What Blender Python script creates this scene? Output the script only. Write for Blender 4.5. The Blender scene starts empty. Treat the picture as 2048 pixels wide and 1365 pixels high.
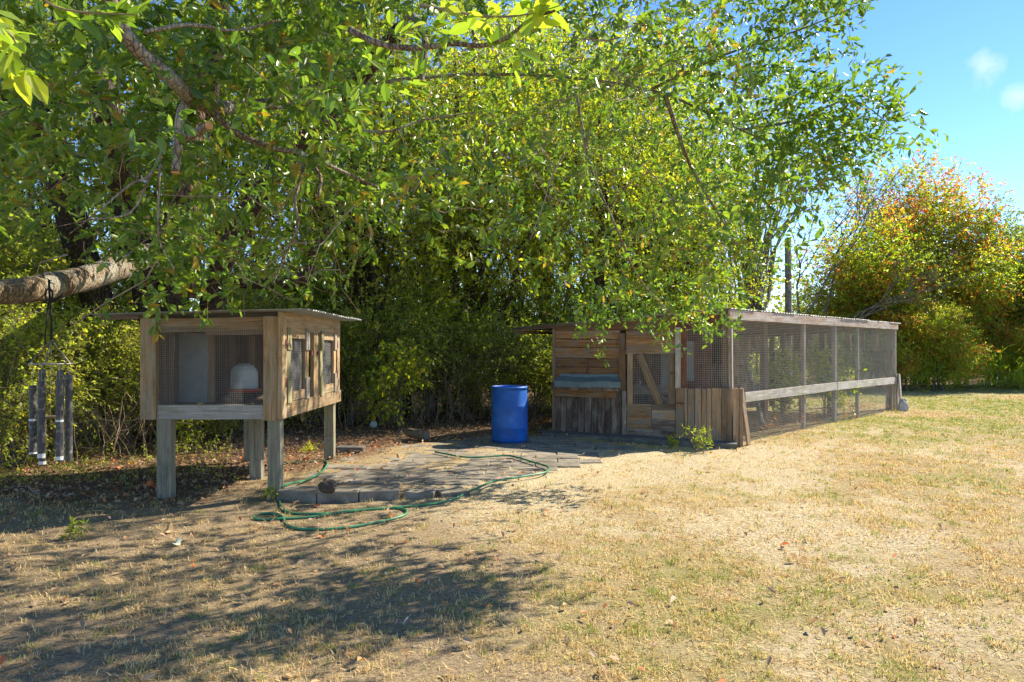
import bpy, math, random
import numpy as np
from mathutils import Vector, Matrix
R = random.Random(7)
G = np.random.default_rng(11)
sc = bpy.context.scene
C = sc.collection

# ------------------------------------------------------------------ camera, sky, sun, exposure
CH, F = 1.55, 1365.0                       # eye height in metres, focal length in pixels of a 2048 px wide picture
cam = bpy.data.cameras.new('camera'); camo = bpy.data.objects.new('camera', cam); C.objects.link(camo)
camo.location = (0, 0, CH); camo.rotation_euler = (math.pi/2, 0, 0)
cam.lens = 24; cam.sensor_width = 36; cam.shift_y = 15.5/2048; cam.clip_end = 900; cam.clip_start = .05
sc.camera = camo
SUN_AZ = math.radians(32)                  # measured from +X towards +Y
SUN_EL = math.radians(40)
w = bpy.data.worlds.new('World'); sc.world = w; w.use_nodes = True
nt = w.node_tree; bg = nt.nodes['Background']; bg.inputs[1].default_value = .15
sky = nt.nodes.new('ShaderNodeTexSky'); sky.sky_type = 'NISHITA'; sky.sun_disc = False
sky.sun_elevation = SUN_EL; sky.sun_rotation = math.pi/2 - SUN_AZ
sky.air_density = .8; sky.dust_density = 0; sky.ozone_density = 2.0
# thin white clouds high in the sky
tc = nt.nodes.new('ShaderNodeTexCoord')
def wn(t, **k):
    n = nt.nodes.new(t)
    for a, b in k.items(): setattr(n, a, b)
    return n
def cloud(direction, size, prev):
    d = Vector(direction).normalized()
    dist = wn('ShaderNodeVectorMath', operation='DISTANCE'); nt.links.new(tc.outputs['Generated'], dist.inputs[0]); dist.inputs[1].default_value = d
    nz = wn('ShaderNodeTexNoise'); nz.inputs['Scale'].default_value = 26; nz.inputs['Detail'].default_value = 7; nz.inputs['Roughness'].default_value = .62
    nt.links.new(tc.outputs['Generated'], nz.inputs['Vector'])
    a = wn('ShaderNodeMath', operation='MULTIPLY_ADD'); nt.links.new(nz.outputs[0], a.inputs[0]); a.inputs[1].default_value = size*2.6; nt.links.new(dist.outputs['Value'], a.inputs[2])
    m = wn('ShaderNodeMapRange'); nt.links.new(a.outputs[0], m.inputs[0])
    m.inputs[1].default_value = size*1.35; m.inputs[2].default_value = size*2.3; m.inputs[3].default_value = .42; m.inputs[4].default_value = 0
    mx = wn('ShaderNodeMixRGB'); nt.links.new(m.outputs[0], mx.inputs[0]); nt.links.new(prev, mx.inputs[1]); mx.inputs[2].default_value = (2.3, 2.45, 2.7, 1)
    return mx.outputs[0]
hs_ = wn('ShaderNodeHueSaturation'); hs_.inputs['Saturation'].default_value = 1.22; hs_.inputs['Value'].default_value = .56; hs_.inputs['Hue'].default_value = .509
nt.links.new(sky.outputs[0], hs_.inputs['Color'])
out = cloud(((1965-1024)/F, 1, (698-142)/F), .022, hs_.outputs[0])
out = cloud(((2035-1024)/F, 1, (698-192)/F), .018, out)
nt.links.new(out, bg.inputs[0])
sl = bpy.data.lights.new('sun', 'SUN'); sl.energy = 3.2; sl.angle = math.radians(.53); sl.color = (1, .91, .75)
so = bpy.data.objects.new('sun', sl); C.objects.link(so)
sd = Vector((math.cos(SUN_AZ)*math.cos(SUN_EL), math.sin(SUN_AZ)*math.cos(SUN_EL), math.sin(SUN_EL)))
so.rotation_euler = sd.to_track_quat('Z', 'Y').to_euler(); so.location = (0, 0, 30)
sc.view_settings.view_transform = 'Standard'; sc.view_settings.look = 'None'
sc.view_settings.gamma = 1; sc.view_settings.use_curve_mapping = False
sc.view_settings.exposure = 1.85
sc.render.engine = 'CYCLES'
cy = sc.cycles
cy.max_bounces = 10; cy.diffuse_bounces = 8; cy.glossy_bounces = 2; cy.transmission_bounces = 8; cy.transparent_max_bounces = 8
cy.use_denoising = True; cy.sample_clamp_indirect = 6

# ------------------------------------------------------------------ helpers
def P(px, py, d):                          # a point seen at (px, py) in the photograph, d metres away
    return Vector(((px-1024)/F*d, d, CH+(698-py)/F*d))
def GP(px, py, z=0.0):                     # the ground point seen at (px, py)
    d = (CH-z)*F/(py-698); return Vector(((px-1024)/F*d, d, z))
def c1(u, v): return 180+u/2.729, 600+v/2.729
def c2(u, v): return 1020+u/3.792, 580+v/3.792
def c3(u, v): return 1400+u/3.791, 560+v/3.791
W = {}
def link(o, M, parent=None):
    C.objects.link(o); M = M.copy(); W[o.name] = M
    if parent is not None:
        o.parent = parent; o.matrix_basis = W[parent.name].inverted() @ M
    else: o.matrix_basis = M
    return o
def T(v): return Matrix.Translation(Vector(v))
def tag(o, label, cat, group=None):
    o['label'] = label; o['category'] = cat
    if group: o['group'] = group
    return o
def thing(name, label, cat, loc, group=None):
    o = bpy.data.objects.new(name, None); o.empty_display_size = .1
    link(o, T(loc)); return tag(o, label, cat, group)
def npmesh(name, v, f, mat, attrs=None, smooth=False):
    v = np.asarray(v, np.float32); f = np.asarray(f, np.int32); k = f.shape[1]
    me = bpy.data.meshes.new(name)
    me.vertices.add(len(v)); me.vertices.foreach_set('co', v.ravel())
    me.loops.add(f.size); me.loops.foreach_set('vertex_index', f.ravel())
    me.polygons.add(len(f)); me.polygons.foreach_set('loop_start', np.arange(0, f.size, k, dtype=np.int32))
    me.update(calc_edges=True)
    if smooth: me.polygons.foreach_set('use_smooth', np.ones(len(f), bool))
    for n, (dom, a) in (attrs or {}).items():
        at = me.attributes.new(n, 'FLOAT', dom); at.data.foreach_set('value', np.asarray(a, np.float32))
    me.materials.append(mat); return me
class MB:
    def __init__(s): s.v = []; s.f = []
    def box(s, c, sz, M=None):
        i = len(s.v); c = Vector(c)
        for dx in (-.5, .5):
            for dy in (-.5, .5):
                for dz in (-.5, .5):
                    p = Vector((dx*sz[0], dy*sz[1], dz*sz[2]))
                    if M: p = M @ p
                    s.v.append(c+p)
        s.f += [(i,i+1,i+3,i+2),(i+4,i+6,i+7,i+5),(i,i+4,i+5,i+1),(i+2,i+3,i+7,i+6),(i,i+2,i+6,i+4),(i+1,i+5,i+7,i+3)]
        return s
    def tube(s, pts, rad, n=6, cap=True, jit=0):
        pts = [Vector(p) for p in pts]; m = len(pts)
        if not hasattr(rad, '__len__'): rad = [rad]*m
        i0 = len(s.v); side = None
        for k in range(m):
            t = (pts[min(k+1, m-1)]-pts[max(k-1, 0)])
            t = t.normalized() if t.length > 1e-9 else Vector((0, 0, 1))
            if side is None: side = t.orthogonal().normalized()
            side = (side - t*side.dot(t)); side = side.normalized() if side.length > 1e-6 else t.orthogonal().normalized()
            up = t.cross(side)
            for j in range(n):
                a = 2*math.pi*j/n; r = rad[k]*(1+(R.uniform(-jit, jit) if jit else 0))
                s.v.append(pts[k]+side*math.cos(a)*r+up*math.sin(a)*r)
        for k in range(m-1):
            for j in range(n):
                a = i0+k*n+j; b = i0+k*n+(j+1) % n
                s.f.append((a, b, b+n, a+n))
        if cap:
            s.f.append(tuple(i0+j for j in range(n))[::-1]); s.f.append(tuple(i0+(m-1)*n+j for j in range(n)))
        return s
    def lathe(s, prof, n=32, c=(0, 0, 0)):
        c = Vector(c); i0 = len(s.v)
        for r, z in prof:
            for j in range(n):
                a = 2*math.pi*j/n; s.v.append(c+Vector((r*math.cos(a), r*math.sin(a), z)))
        for k in range(len(prof)-1):
            for j in range(n):
                a = i0+k*n+j; b = i0+k*n+(j+1) % n; s.f.append((a, b, b+n, a+n))
        return s
    def poly(s, pts):
        i = len(s.v); s.v += [Vector(p) for p in pts]; s.f.append(tuple(range(i, i+len(pts)))); return s
    def mesh(s, name, mat, smooth=False):
        me = bpy.data.meshes.new(name); me.from_pydata([tuple(p) for p in s.v], [], s.f); me.update()
        if smooth: me.polygons.foreach_set('use_smooth', [True]*len(me.polygons))
        me.materials.append(mat); return me
    def build(s, name, mat, parent=None, loc=None, smooth=False, stuff=False):
        """vertices are given in world space; the object's origin goes to loc (or the parent's)"""
        o = loc if loc is not None else (W[parent.name].translation if parent is not None else Vector((0, 0, 0)))
        o = Vector(o); s.v = [p-o for p in s.v]
        ob = bpy.data.objects.new(name, s.mesh(name, mat, smooth)); link(ob, T(o), parent)
        if stuff: ob['kind'] = 'stuff'
        return ob
def plank(name, a, b, w, t, nrm, mat, parent, seg=3, jit=.002, taper=0):
    a, b = Vector(a), Vector(b); x = (b-a); L = x.length; x.normalize()
    z = Vector(nrm); z = (z-x*z.dot(x)).normalized(); y = z.cross(x)
    M = Matrix((x, y, z)).transposed().to_4x4(); M.translation = (a+b)/2
    v, f = [], []
    for k in range(seg+1):
        s = -L/2+L*k/seg
        j1, j2, j3 = (R.uniform(-jit, jit) for _ in range(3)); ws = w*(1-taper*k/seg)
        v += [(s, -ws/2+j1, -t/2+j3), (s, ws/2+j2, -t/2+j3), (s, ws/2+j2, t/2+j3), (s, -ws/2+j1, t/2+j3)]
        if k:
            i = 4*(k-1)
            for q in range(4): f.append((i+q, i+(q+1) % 4, i+4+(q+1) % 4, i+4+q))
    f.append((3, 2, 1, 0)); i = 4*seg; f.append((i, i+1, i+2, i+3))
    me = bpy.data.meshes.new(name); me.from_pydata(v, [], f); me.update(); me.materials.append(mat)
    ob = bpy.data.objects.new(name, me); return link(ob, M, parent)
def vnoise(x, y, scale, seed=0):
    g = np.random.default_rng(seed).random((64, 64))
    x = np.asarray(x)/scale+100; y = np.asarray(y)/scale+100
    xi = np.floor(x).astype(int); yi = np.floor(y).astype(int); fx = x-xi; fy = y-yi
    fx = fx*fx*(3-2*fx); fy = fy*fy*(3-2*fy)
    q = lambda a, b: g[a % 64, b % 64]
    return (q(xi, yi)*(1-fx)+q(xi+1, yi)*fx)*(1-fy)+(q(xi, yi+1)*(1-fx)+q(xi+1, yi+1)*fx)*fy
def fbm(x, y, scale, seed=0):
    return (vnoise(x, y, scale, seed)*.5+vnoise(x, y, scale*.48, seed+1)*.28+vnoise(x, y, scale*.21, seed+2)*.22)
def sstep(a, b, x):
    t = np.clip((np.asarray(x, float)-a)/(b-a), 0, 1); return t*t*(3-2*t)
def inpoly(px, py, poly):
    px = np.asarray(px); py = np.asarray(py); r = np.zeros(px.shape, bool); n = len(poly)
    for i in range(n):
        x1, y1 = poly[i]; x2, y2 = poly[(i+1) % n]
        if y1 == y2: continue
        c = ((y1 > py) != (y2 > py)) & (px < (x2-x1)*(py-y1)/(y2-y1)+x1); r ^= c
    return r

# ------------------------------------------------------------------ materials
def newmat(name):
    m = bpy.data.materials.new(name); m.use_nodes = True
    n = m.node_tree.nodes; return m, m.node_tree, n['Principled BSDF']
def node(t, ty, **k):
    n = t.nodes.new(ty)
    for a, b in k.items(): setattr(n, a, b)
    return n
def ramp(t, fac, stops):
    r = node(t, 'ShaderNodeValToRGB'); e = r.color_ramp.elements
    while len(e) > 1: e.remove(e[-1])
    e[0].position = stops[0][0]; e[0].color = (*stops[0][1], 1)
    for p, c in stops[1:]:
        q = e.new(p); q.color = (*c, 1)
    t.links.new(fac, r.inputs[0]); return r.outputs[0]
def noise(t, vec, scale, detail=4, rough=.55, dist=0):
    n = node(t, 'ShaderNodeTexNoise'); n.inputs['Scale'].default_value = scale; n.inputs['Detail'].default_value = detail
    n.inputs['Roughness'].default_value = rough; n.inputs['Distortion'].default_value = dist
    if vec is not None: t.links.new(vec, n.inputs['Vector'])
    return n.outputs[0]
def mapping(t, vec, scale, rot=(0, 0, 0)):
    m = node(t, 'ShaderNodeMapping'); m.inputs['Scale'].default_value = scale; m.inputs['Rotation'].default_value = rot
    t.links.new(vec, m.inputs[0]); return m.outputs[0]
def mix(t, f, a, b, mode='MIX'):
    m = node(t, 'ShaderNodeMixRGB', blend_type=mode)
    for s, x in zip(m.inputs, (f, a, b)):
        if hasattr(x, 'links'): t.links.new(x, s)
        elif isinstance(x, (int, float)): s.default_value = x
        else: s.default_value = (*x, 1)
    return m.outputs[0]
def rng(t, x, a, b, c=0, d=1):
    m = node(t, 'ShaderNodeMapRange'); t.links.new(x, m.inputs[0])
    for i, v in enumerate((a, b, c, d)): m.inputs[i+1].default_value = v
    return m.outputs[0]
def bump(t, bs, h, strength, dist):
    b = node(t, 'ShaderNodeBump'); b.inputs['Strength'].default_value = strength; b.inputs['Distance'].default_value = dist
    t.links.new(h, b.inputs['Height']); t.links.new(b.outputs[0], bs.inputs['Normal'])
def objvec(t):
    tc = node(t, 'ShaderNodeTexCoord'); oi = node(t, 'ShaderNodeObjectInfo')
    s = node(t, 'ShaderNodeMath', operation='MULTIPLY'); s.inputs[1].default_value = 37.0; t.links.new(oi.outputs['Random'], s.inputs[0])
    a = node(t, 'ShaderNodeVectorMath', operation='ADD'); t.links.new(tc.outputs['Object'], a.inputs[0]); t.links.new(s.outputs[0], a.inputs[1])
    return a.outputs[0], oi.outputs['Random']
def wood(name, c_dark, c_mid, c_light, stain=None, stain_amt=.5, var=.35, rough=.85):
    m, t, b = newmat(name); v, rnd = objvec(t)
    g1 = noise(t, mapping(t, v, (1.1, 26, 26)), 1.6, 6, .6, .35)
    g2 = noise(t, mapping(t, v, (2.5, 120, 120)), 1.3, 3, .5, 0)
    rings = node(t, 'ShaderNodeTexWave', wave_type='RINGS'); rings.inputs['Scale'].default_value = .9
    rings.inputs['Distortion'].default_value = 5.5; rings.inputs['Detail'].default_value = 3; rings.inputs['Detail Scale'].default_value = 1.2
    t.links.new(mapping(t, v, (.8, 9, 9)), rings.inputs['Vector'])
    col = ramp(t, g1, [(.28, c_dark), (.5, c_mid), (.74, c_light)])
    col = mix(t, rng(t, rings.outputs['Fac'], .25, .6, .3, 0), col, tuple(x*.62 for x in c_mid))
    col = mix(t, rng(t, g2, .42, .66, 0, .5), col, tuple(x*.42 for x in c_dark))
    blot = noise(t, mapping(t, v, (1.2, 2.2, 2.2)), 2.6, 7, .7, .8); col = mix(t, rng(t, blot, .5, .72, 0, .6), col, tuple(x*.5 for x in c_dark))
    if stain:
        s = noise(t, mapping(t, v, (2.0, 5, 5)), 1.5, 6, .68, .4)
        col = mix(t, rng(t, s, .46, .64, 0, stain_amt), col, stain)
    sp = noise(t, v, 60, 2, .5); col = mix(t, rng(t, sp, .68, .74, 0, .7), col, (.03, .022, .016))
    hv = node(t, 'ShaderNodeHueSaturation'); t.links.new(col, hv.inputs['Color'])
    t.links.new(rng(t, rnd, 0, 1, 1-var, 1+var*.8), hv.inputs['Value']); hv.inputs['Saturation'].default_value = 1.12
    t.links.new(hv.outputs[0], b.inputs['Base Color']); b.inputs['Roughness'].default_value = rough
    b.inputs['Specular IOR Level'].default_value = .25
    bump(t, b, g2, .6, .004); return m
M = {}
M['hutch'] = wood('tan_lumber', (.22, .14, .075), (.42, .285, .165), (.56, .41, .255), (.30, .275, .20), .6)
M['hutch_dark'] = wood('brown_lumber', (.12, .08, .05), (.22, .15, .10), (.32, .23, .15), (.16, .13, .10), .5)
M['leg'] = wood('grey_lumber', (.16, .14, .10), (.30, .265, .20), (.42, .38, .29), (.22, .25, .14), .5, .15)
M['white'] = wood('whitewashed_lumber', (.36, .32, .28), (.60, .55, .48), (.74, .69, .62), (.30, .29, .17), .65, .15)
M['green'] = wood('greenish_lumber', (.16, .14, .075), (.27, .25, .14), (.37, .34, .21), (.33, .27, .18), .5)
M['siding'] = wood('red_brown_siding', (.18, .095, .045), (.37, .21, .105), (.50, .33, .18), (.23, .20, .165), .9, .4)
M['dark'] = wood('dark_weathered_boards', (.075, .05, .04), (.16, .115, .09), (.28, .23, .19), (.32, .28, .24), .7, .45)
M['skirt'] = wood('tan_grey_boards', (.22, .145, .085), (.40, .28, .175), (.52, .40, .27), (.25, .225, .195), .85, .38)
M['grey'] = wood('silver_grey_lumber', (.22, .19, .16), (.38, .34, .29), (.52, .48, .42), (.20, .13, .09), .4, .15)
M['red'] = wood('red_stained_lumber', (.12, .052, .036), (.21, .10, .068), (.30, .17, .12), (.20, .14, .11), .4, .2)
M['fascia'] = wood('peeling_white_fascia', (.30, .24, .19), (.52, .46, .40), (.66, .62, .57), (.30, .17, .10), .75, .1)
def metal(name, c, rough=.5, rust=.0, met=.6):
    m, t, b = newmat(name); v, rnd = objvec(t)
    n = noise(t, v, 6, 6, .65); n2 = noise(t, v, 1.7, 5, .6)
    col = ramp(t, n, [(.3, tuple(x*.65 for x in c)), (.7, c)])
    col = mix(t, rng(t, n2, .5, .68, 0, rust), col, (.17, .065, .025))
    t.links.new(col, b.inputs['Base Color']); b.inputs['Metallic'].default_value = met
    t.links.new(rng(t, n, .3, .7, rough+.12, rough-.08), b.inputs['Roughness']); return m
M['tin'] = metal('galvanised_roof_tin', (.30, .32, .30), .65, .45, .3)
M['lid'] = metal('painted_blue_grey_tin', (.17, .235, .24), .45, .15, .2)
M['wire'] = metal('galvanised_wire', (.78, .76, .72), .5, 0, .1)
M['wire_dark'] = metal('weathered_wire', (.42, .41, .40), .5, 0, .4)
M['rust'] = metal('rusty_hinge', (.16, .06, .045), .7, .8, .2)
M['panel'] = metal('pale_sheet_panel', (.42, .48, .50), .6, .15, .1)
def plain(name, c, rough=.6, var=.25, scale=8, c2_=None, bmp=0, spec=.4):
    m, t, b = newmat(name); v, rnd = objvec(t); n = noise(t, v, scale, 6, .62)
    t.links.new(ramp(t, n, [(.3, tuple(x*(1-var) for x in c)), (.52, c), (.75, c2_ or tuple(min(1, x*(1+var)) for x in c))]), b.inputs['Base Color'])
    b.inputs['Roughness'].default_value = rough; b.inputs['Specular IOR Level'].default_value = spec
    if bmp: bump(t, b, noise(t, v, scale*4, 6, .6), .6, bmp)
    return m
M['barrel'] = plain('blue_plastic', (.003, .095, .42), .45, .3, 5, (.010, .14, .50), .0015)
M['hose'] = plain('green_hose', (.045, .19, .09), .42, .2, 14, (.06, .30, .15))
M['concrete'] = plain('weathered_concrete', (.22, .19, .145), .95, .45, 5, (.33, .285, .225), .004, .15)
M['concrete_dark'] = plain('dark_concrete', (.15, .14, .12), .95, .35, 9, (.24, .22, .19), .004, .15)
M['chime'] = plain('black_tube', (.065, .06, .055), .5, .5, 30, (.24, .23, .20), .0008)
M['chime_white'] = plain('flaked_white', (.62, .62, .58), .8, .15, 20)
M['plastic_white'] = plain('white_plastic', (.62, .68, .68), .4, .12, 5)
M['plastic_red'] = plain('red_plastic', (.42, .06, .03), .5, .15, 5)
M['black'] = plain('black_webbing', (.015, .015, .016), .8, .3, 30)
M['straw'] = plain('straw_bedding', (.09, .06, .035), .95, .5, 30, (.24, .16, .09), .01)
M['cut'] = plain('fresh_cut_wood', (.55, .26, .09), .8, .15, 20)
M['rock'] = plain('pale_rock', (.42, .40, .37), .95, .25, 8, None, .01)
M['cone'] = plain('dried_cone', (.07, .052, .04), .95, .4, 30, None, .004)
M['wrap'] = plain('pale_wrapper', (.45, .56, .50), .5, .25, 20)
M['rope'] = plain('tan_rope', (.38, .30, .18), .9, .2, 40)
M['steel'] = metal('dull_steel', (.35, .33, .27), .5, .2, .7)
def bark(name, c, c_, scale=1.0, lichen=None):
    m, t, b = newmat(name); tc = node(t, 'ShaderNodeTexCoord'); v = tc.outputs['Object']
    n = noise(t, mapping(t, v, (1, 1, .35)), 16*scale, 7, .65, .6); n2 = noise(t, v, 3.1*scale, 5, .6)
    vo = node(t, 'ShaderNodeTexVoronoi', feature='DISTANCE_TO_EDGE'); vo.inputs['Scale'].default_value = 26*scale
    t.links.new(mapping(t, v, (1, 1, .28)), vo.inputs['Vector'])
    col = ramp(t, n, [(.32, c), (.62, c_)])
    col = mix(t, rng(t, vo.outputs[0], 0, .09, .85, 0), col, tuple(x*.3 for x in c))
    if lichen: col = mix(t, rng(t, n2, .47, .62, 0, .75), col, lichen)
    t.links.new(col, b.inputs['Base Color']); b.inputs['Roughness'].default_value = .95; b.inputs['Specular IOR Level'].default_value = .15
    h = node(t, 'ShaderNodeMath', operation='ADD'); t.links.new(n, h.inputs[0]); t.links.new(rng(t, vo.outputs[0], 0, .15), h.inputs[1])
    bump(t, b, h.outputs[0], .9, .02/scale); return m
M['bark_dark'] = bark('dark_furrowed_bark', (.05, .036, .026), (.115, .085, .06))
M['bark_light'] = bark('pale_lichen_bark', (.17, .12, .075), (.31, .23, .15), 1.6, (.36, .35, .28))
M['bark_red'] = bark('red_brown_bark', (.12, .07, .045), (.22, .14, .09), .8)
M['bark_grey'] = bark('grey_bark', (.13, .115, .095), (.27, .245, .205), 1.2, (.33, .33, .28))
M['twig'] = plain('tan_twig', (.24, .175, .11), .9, .3, 6, (.36, .29, .20))
M['twig_dark'] = plain('dark_twig', (.15, .11, .075), .9, .3, 6, (.26, .20, .145))
def leafmat(name, stops, trans=.42, gloss=.42, tint=(1.15, 1.25, .55), spec=.5):
    """stops ramp over the per-leaf random value; light passes through the blade"""
    m, t, b = newmat(name)
    a = node(t, 'ShaderNodeAttribute', attribute_name='rnd')
    col = ramp(t, a.outputs['Fac'], stops)
    t.links.new(col, b.inputs['Base Color']); b.inputs['Roughness'].default_value = gloss; b.inputs['Specular IOR Level'].default_value = spec
    tr = node(t, 'ShaderNodeBsdfTranslucent'); t.links.new(mix(t, 1.0, col, tint, 'MULTIPLY'), tr.inputs[0])
    g = node(t, 'ShaderNodeVectorMath', operation='SCALE'); g.inputs['Scale'].default_value = 1.9
    t.links.new(mix(t, 1.0, col, tint, 'MULTIPLY'), g.inputs[0]); t.links.new(g.outputs[0], tr.inputs[0])
    ms = node(t, 'ShaderNodeMixShader'); ms.inputs[0].default_value = trans
    t.links.new(b.outputs[0], ms.inputs[1]); t.links.new(tr.outputs[0], ms.inputs[2])
    t.links.new(ms.outputs[0], t.nodes['Material Output'].inputs[0]); return m
M['oak_leaf'] = leafmat('oak_leaf', [(0, (.055, .11, .024)), (.45, (.11, .185, .027)), (.8, (.20, .27, .03)), (.996, (.20, .25, .03)), (1, (.30, .20, .03))], .36, .34)
M['lime_leaf'] = leafmat('lime_leaf', [(0, (.14, .19, .02)), (.4, (.24, .29, .022)), (.8, (.36, .37, .025)), (.99, (.48, .38, .03))], .5)
M['wood_leaf'] = leafmat('wood_leaf', [(0, (.09, .13, .018)), (.5, (.17, .21, .02)), (.85, (.27, .28, .022)), (.98, (.32, .28, .03))], .48)
M['under_leaf'] = leafmat('undergrowth_leaf', [(0, (.13, .16, .035)), (.5, (.25, .28, .045)), (.9, (.37, .38, .05)), (1, (.46, .36, .06))], .5)
M['yellow_leaf'] = leafmat('yellow_green_leaf', [(0, (.15, .22, .02)), (.55, (.26, .32, .022)), (.88, (.40, .38, .025)), (.97, (.48, .28, .03)), (1, (.5, .12, .03))], .5)
M['orange_leaf'] = leafmat('orange_tinged_leaf', [(0, (.14, .22, .025)), (.68, (.25, .32, .028)), (.90, (.38, .36, .03)), (.98, (.50, .27, .035)), (1, (.5, .11, .035))], .48, tint=(1.15, 1.1, .6))
M['bright_leaf'] = leafmat('bright_sprig_leaf', [(0, (.13, .22, .03)), (.6, (.24, .30, .035)), (1, (.38, .34, .04))], .5)
M['grass'] = leafmat('lawn_blade', [(0, (.36, .21, .08)), (.12, (.52, .37, .17)), (.3, (.70, .56, .31)), (.48, (.54, .43, .17)), (.62, (.36, .33, .09)), (.8, (.24, .29, .05)), (1, (.13, .22, .035))], .25, .7, (1, 1, .8), .2)
M['litter'] = leafmat('fallen_leaf', [(0, (.13, .08, .045)), (.3, (.26, .165, .09)), (.6, (.44, .32, .20)), (.8, (.52, .27, .11)), (.93, (.58, .15, .04)), (1, (.55, .50, .38))], .15, .7, (1, .8, .6), .2)

# ------------------------------------------------------------------ ground
PATIO = [(-2.62, 7.18), (-1.2, 7.12), (-.15, 7.45), (.55, 8.25), (1.45, 9.3), (2.3, 10.2), (1.2, 11.9), (-.3, 11.9), (-1.5, 11.0), (-2.1, 10.3), (-2.5, 9.3)]
def wood_edge(x):
    return np.interp(x, [-30, -5.2, -3.6, -2.4, -1.0, .7, 3, 6.9, 9, 12, 40], [7.6, 7.0, 7.0, 9.2, 11.4, 12.6, 15.5, 19.5, 25.5, 27, 27])
def gz(x, y):
    x = np.asarray(x, float); y = np.asarray(y, float)
    h = (fbm(x, y, 2.2, 40)-.5)*.07+(vnoise(x, y, .35, 44)-.5)*.016
    k = inpoly(x, y, PATIO)
    h = np.where(k, .029+(fbm(x, y, .9, 60)-.5)*.055+(vnoise(x, y, .16, 62)-.5)*.012, h)
    return h*sstep(2.2, 4, y+0*x)
def masks(x, y):
    we = wood_edge(x)
    lit = sstep(-.9, .7, y-we+(fbm(x, y, .9, 5)-.5)*2.6)
    n = fbm(x, y, 1.15, 9)
    # bare gravelly dirt: a band from the corner of the run to the patio, and patches in the lawn
    band = np.exp(-((y-(8.6+.55*(x-1)))/1.25)**2)*sstep(-2.5, 0, x)*sstep(5.5, 3.0, x)
    near_h = np.exp(-(((x+2.6)/2.6)**2+((y-6.4)/1.3)**2))
    leftz = .42*sstep(.6, -1.6, x+.25*(y-6))*sstep(2, 3, y)
    bare = np.clip(leftz+sstep(.44, .66, n)*.6*sstep(16, 9, y)+band*1.05+near_h*.8+.25*sstep(.5, .6, fbm(x, y, .5, 19)), 0, 1)
    green = sstep(.47, .66, fbm(x, y, 1.3, 14))*.5+.9*sstep(11, 19, y+.3*x)*sstep(.25, .5, fbm(x, y, 2.4, 17))
    green = np.clip(green*sstep(-2.5, 1.5, x), 0, 1)
    return lit, bare*(1-lit), green*(1-lit)*(1-.8*bare)
xs = np.concatenate([-13-np.geomspace(.3, 300, 26)[::-1], np.arange(-13, 16.01, .09), 16+np.geomspace(.3, 300, 26)])
ys = np.concatenate([-2-np.geomspace(.3, 120, 18)[::-1], np.arange(-2, 18.01, .09), 18+np.geomspace(.2, 420, 40)])
X, Y = np.meshgrid(xs, ys); nx, ny = len(xs), len(ys)
Z = gz(X, Y); v = np.stack([X, Y, Z], -1).reshape(-1, 3)
i = np.arange(ny-1)[:, None]*nx+np.arange(nx-1)[None]; f = np.stack([i, i+1, i+nx+1, i+nx], -1).reshape(-1, 4)
lit, bare, green = masks(X.ravel(), Y.ravel())
gm, t, b = newmat('yard_ground'); tcn = node(t, 'ShaderNodeTexCoord'); vec = tcn.outputs['Object']
att = lambda n: node(t, 'ShaderNodeAttribute', attribute_name=n).outputs['Fac']
fine = noise(t, vec, 42, 7, .7); mid = noise(t, vec, 9, 6, .65, .4); streak = noise(t, mapping(t, vec, (1, 3.5, 1), (0, 0, .5)), 30, 5, .7, 1.2)
straw = ramp(t, streak, [(.36, (.14, .095, .045)), (.49, (.38, .285, .14)), (.58, (.55, .43, .23)), (.7, (.73, .61, .38))])
vs2 = noise(t, vec, 5, 5, .7); straw = mix(t, rng(t, vs2, .42, .62, 0, .55), straw, (.30, .19, .09))
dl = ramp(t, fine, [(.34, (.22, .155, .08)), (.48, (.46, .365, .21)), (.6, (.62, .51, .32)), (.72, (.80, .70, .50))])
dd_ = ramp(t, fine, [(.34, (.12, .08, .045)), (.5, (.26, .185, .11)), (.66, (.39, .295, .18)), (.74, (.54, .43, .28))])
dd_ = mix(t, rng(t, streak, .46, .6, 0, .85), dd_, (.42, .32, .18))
dirt = mix(t, att('dark'), dl, dd_)  # dirt turns darker to the left, tree shade put into its colour
grn = ramp(t, fine, [(.3, (.13, .15, .04)), (.55, (.27, .27, .08)), (.75, (.40, .36, .14))])
ltr = ramp(t, fine, [(.3, (.07, .045, .03)), (.5, (.18, .115, .07)), (.62, (.30, .18, .10)), (.72, (.44, .22, .10))])
def soft(a, lo, hi):
    s = node(t, 'ShaderNodeMath', operation='MULTIPLY_ADD'); t.links.new(mid, s.inputs[0]); s.inputs[1].default_value = 1.5; t.links.new(a, s.inputs[2])
    return rng(t, s.outputs[0], lo, hi)
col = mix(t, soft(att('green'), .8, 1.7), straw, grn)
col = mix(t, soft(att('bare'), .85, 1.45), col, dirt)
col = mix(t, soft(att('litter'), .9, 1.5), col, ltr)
t.links.new(col, b.inputs['Base Color']); b.inputs['Roughness'].default_value = .98; b.inputs['Specular IOR Level'].default_value = .1
bump(t, b, fine, 1, .03)
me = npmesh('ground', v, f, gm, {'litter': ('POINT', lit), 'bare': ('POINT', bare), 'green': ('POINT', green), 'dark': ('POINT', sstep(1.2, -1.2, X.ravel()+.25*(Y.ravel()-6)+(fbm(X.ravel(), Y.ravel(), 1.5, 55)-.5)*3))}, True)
g = bpy.data.objects.new('ground', me); link(g, Matrix()); g['kind'] = 'structure'
def gpt(p): return Vector((p[0], p[1], float(gz(p[0], p[1]))))

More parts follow.
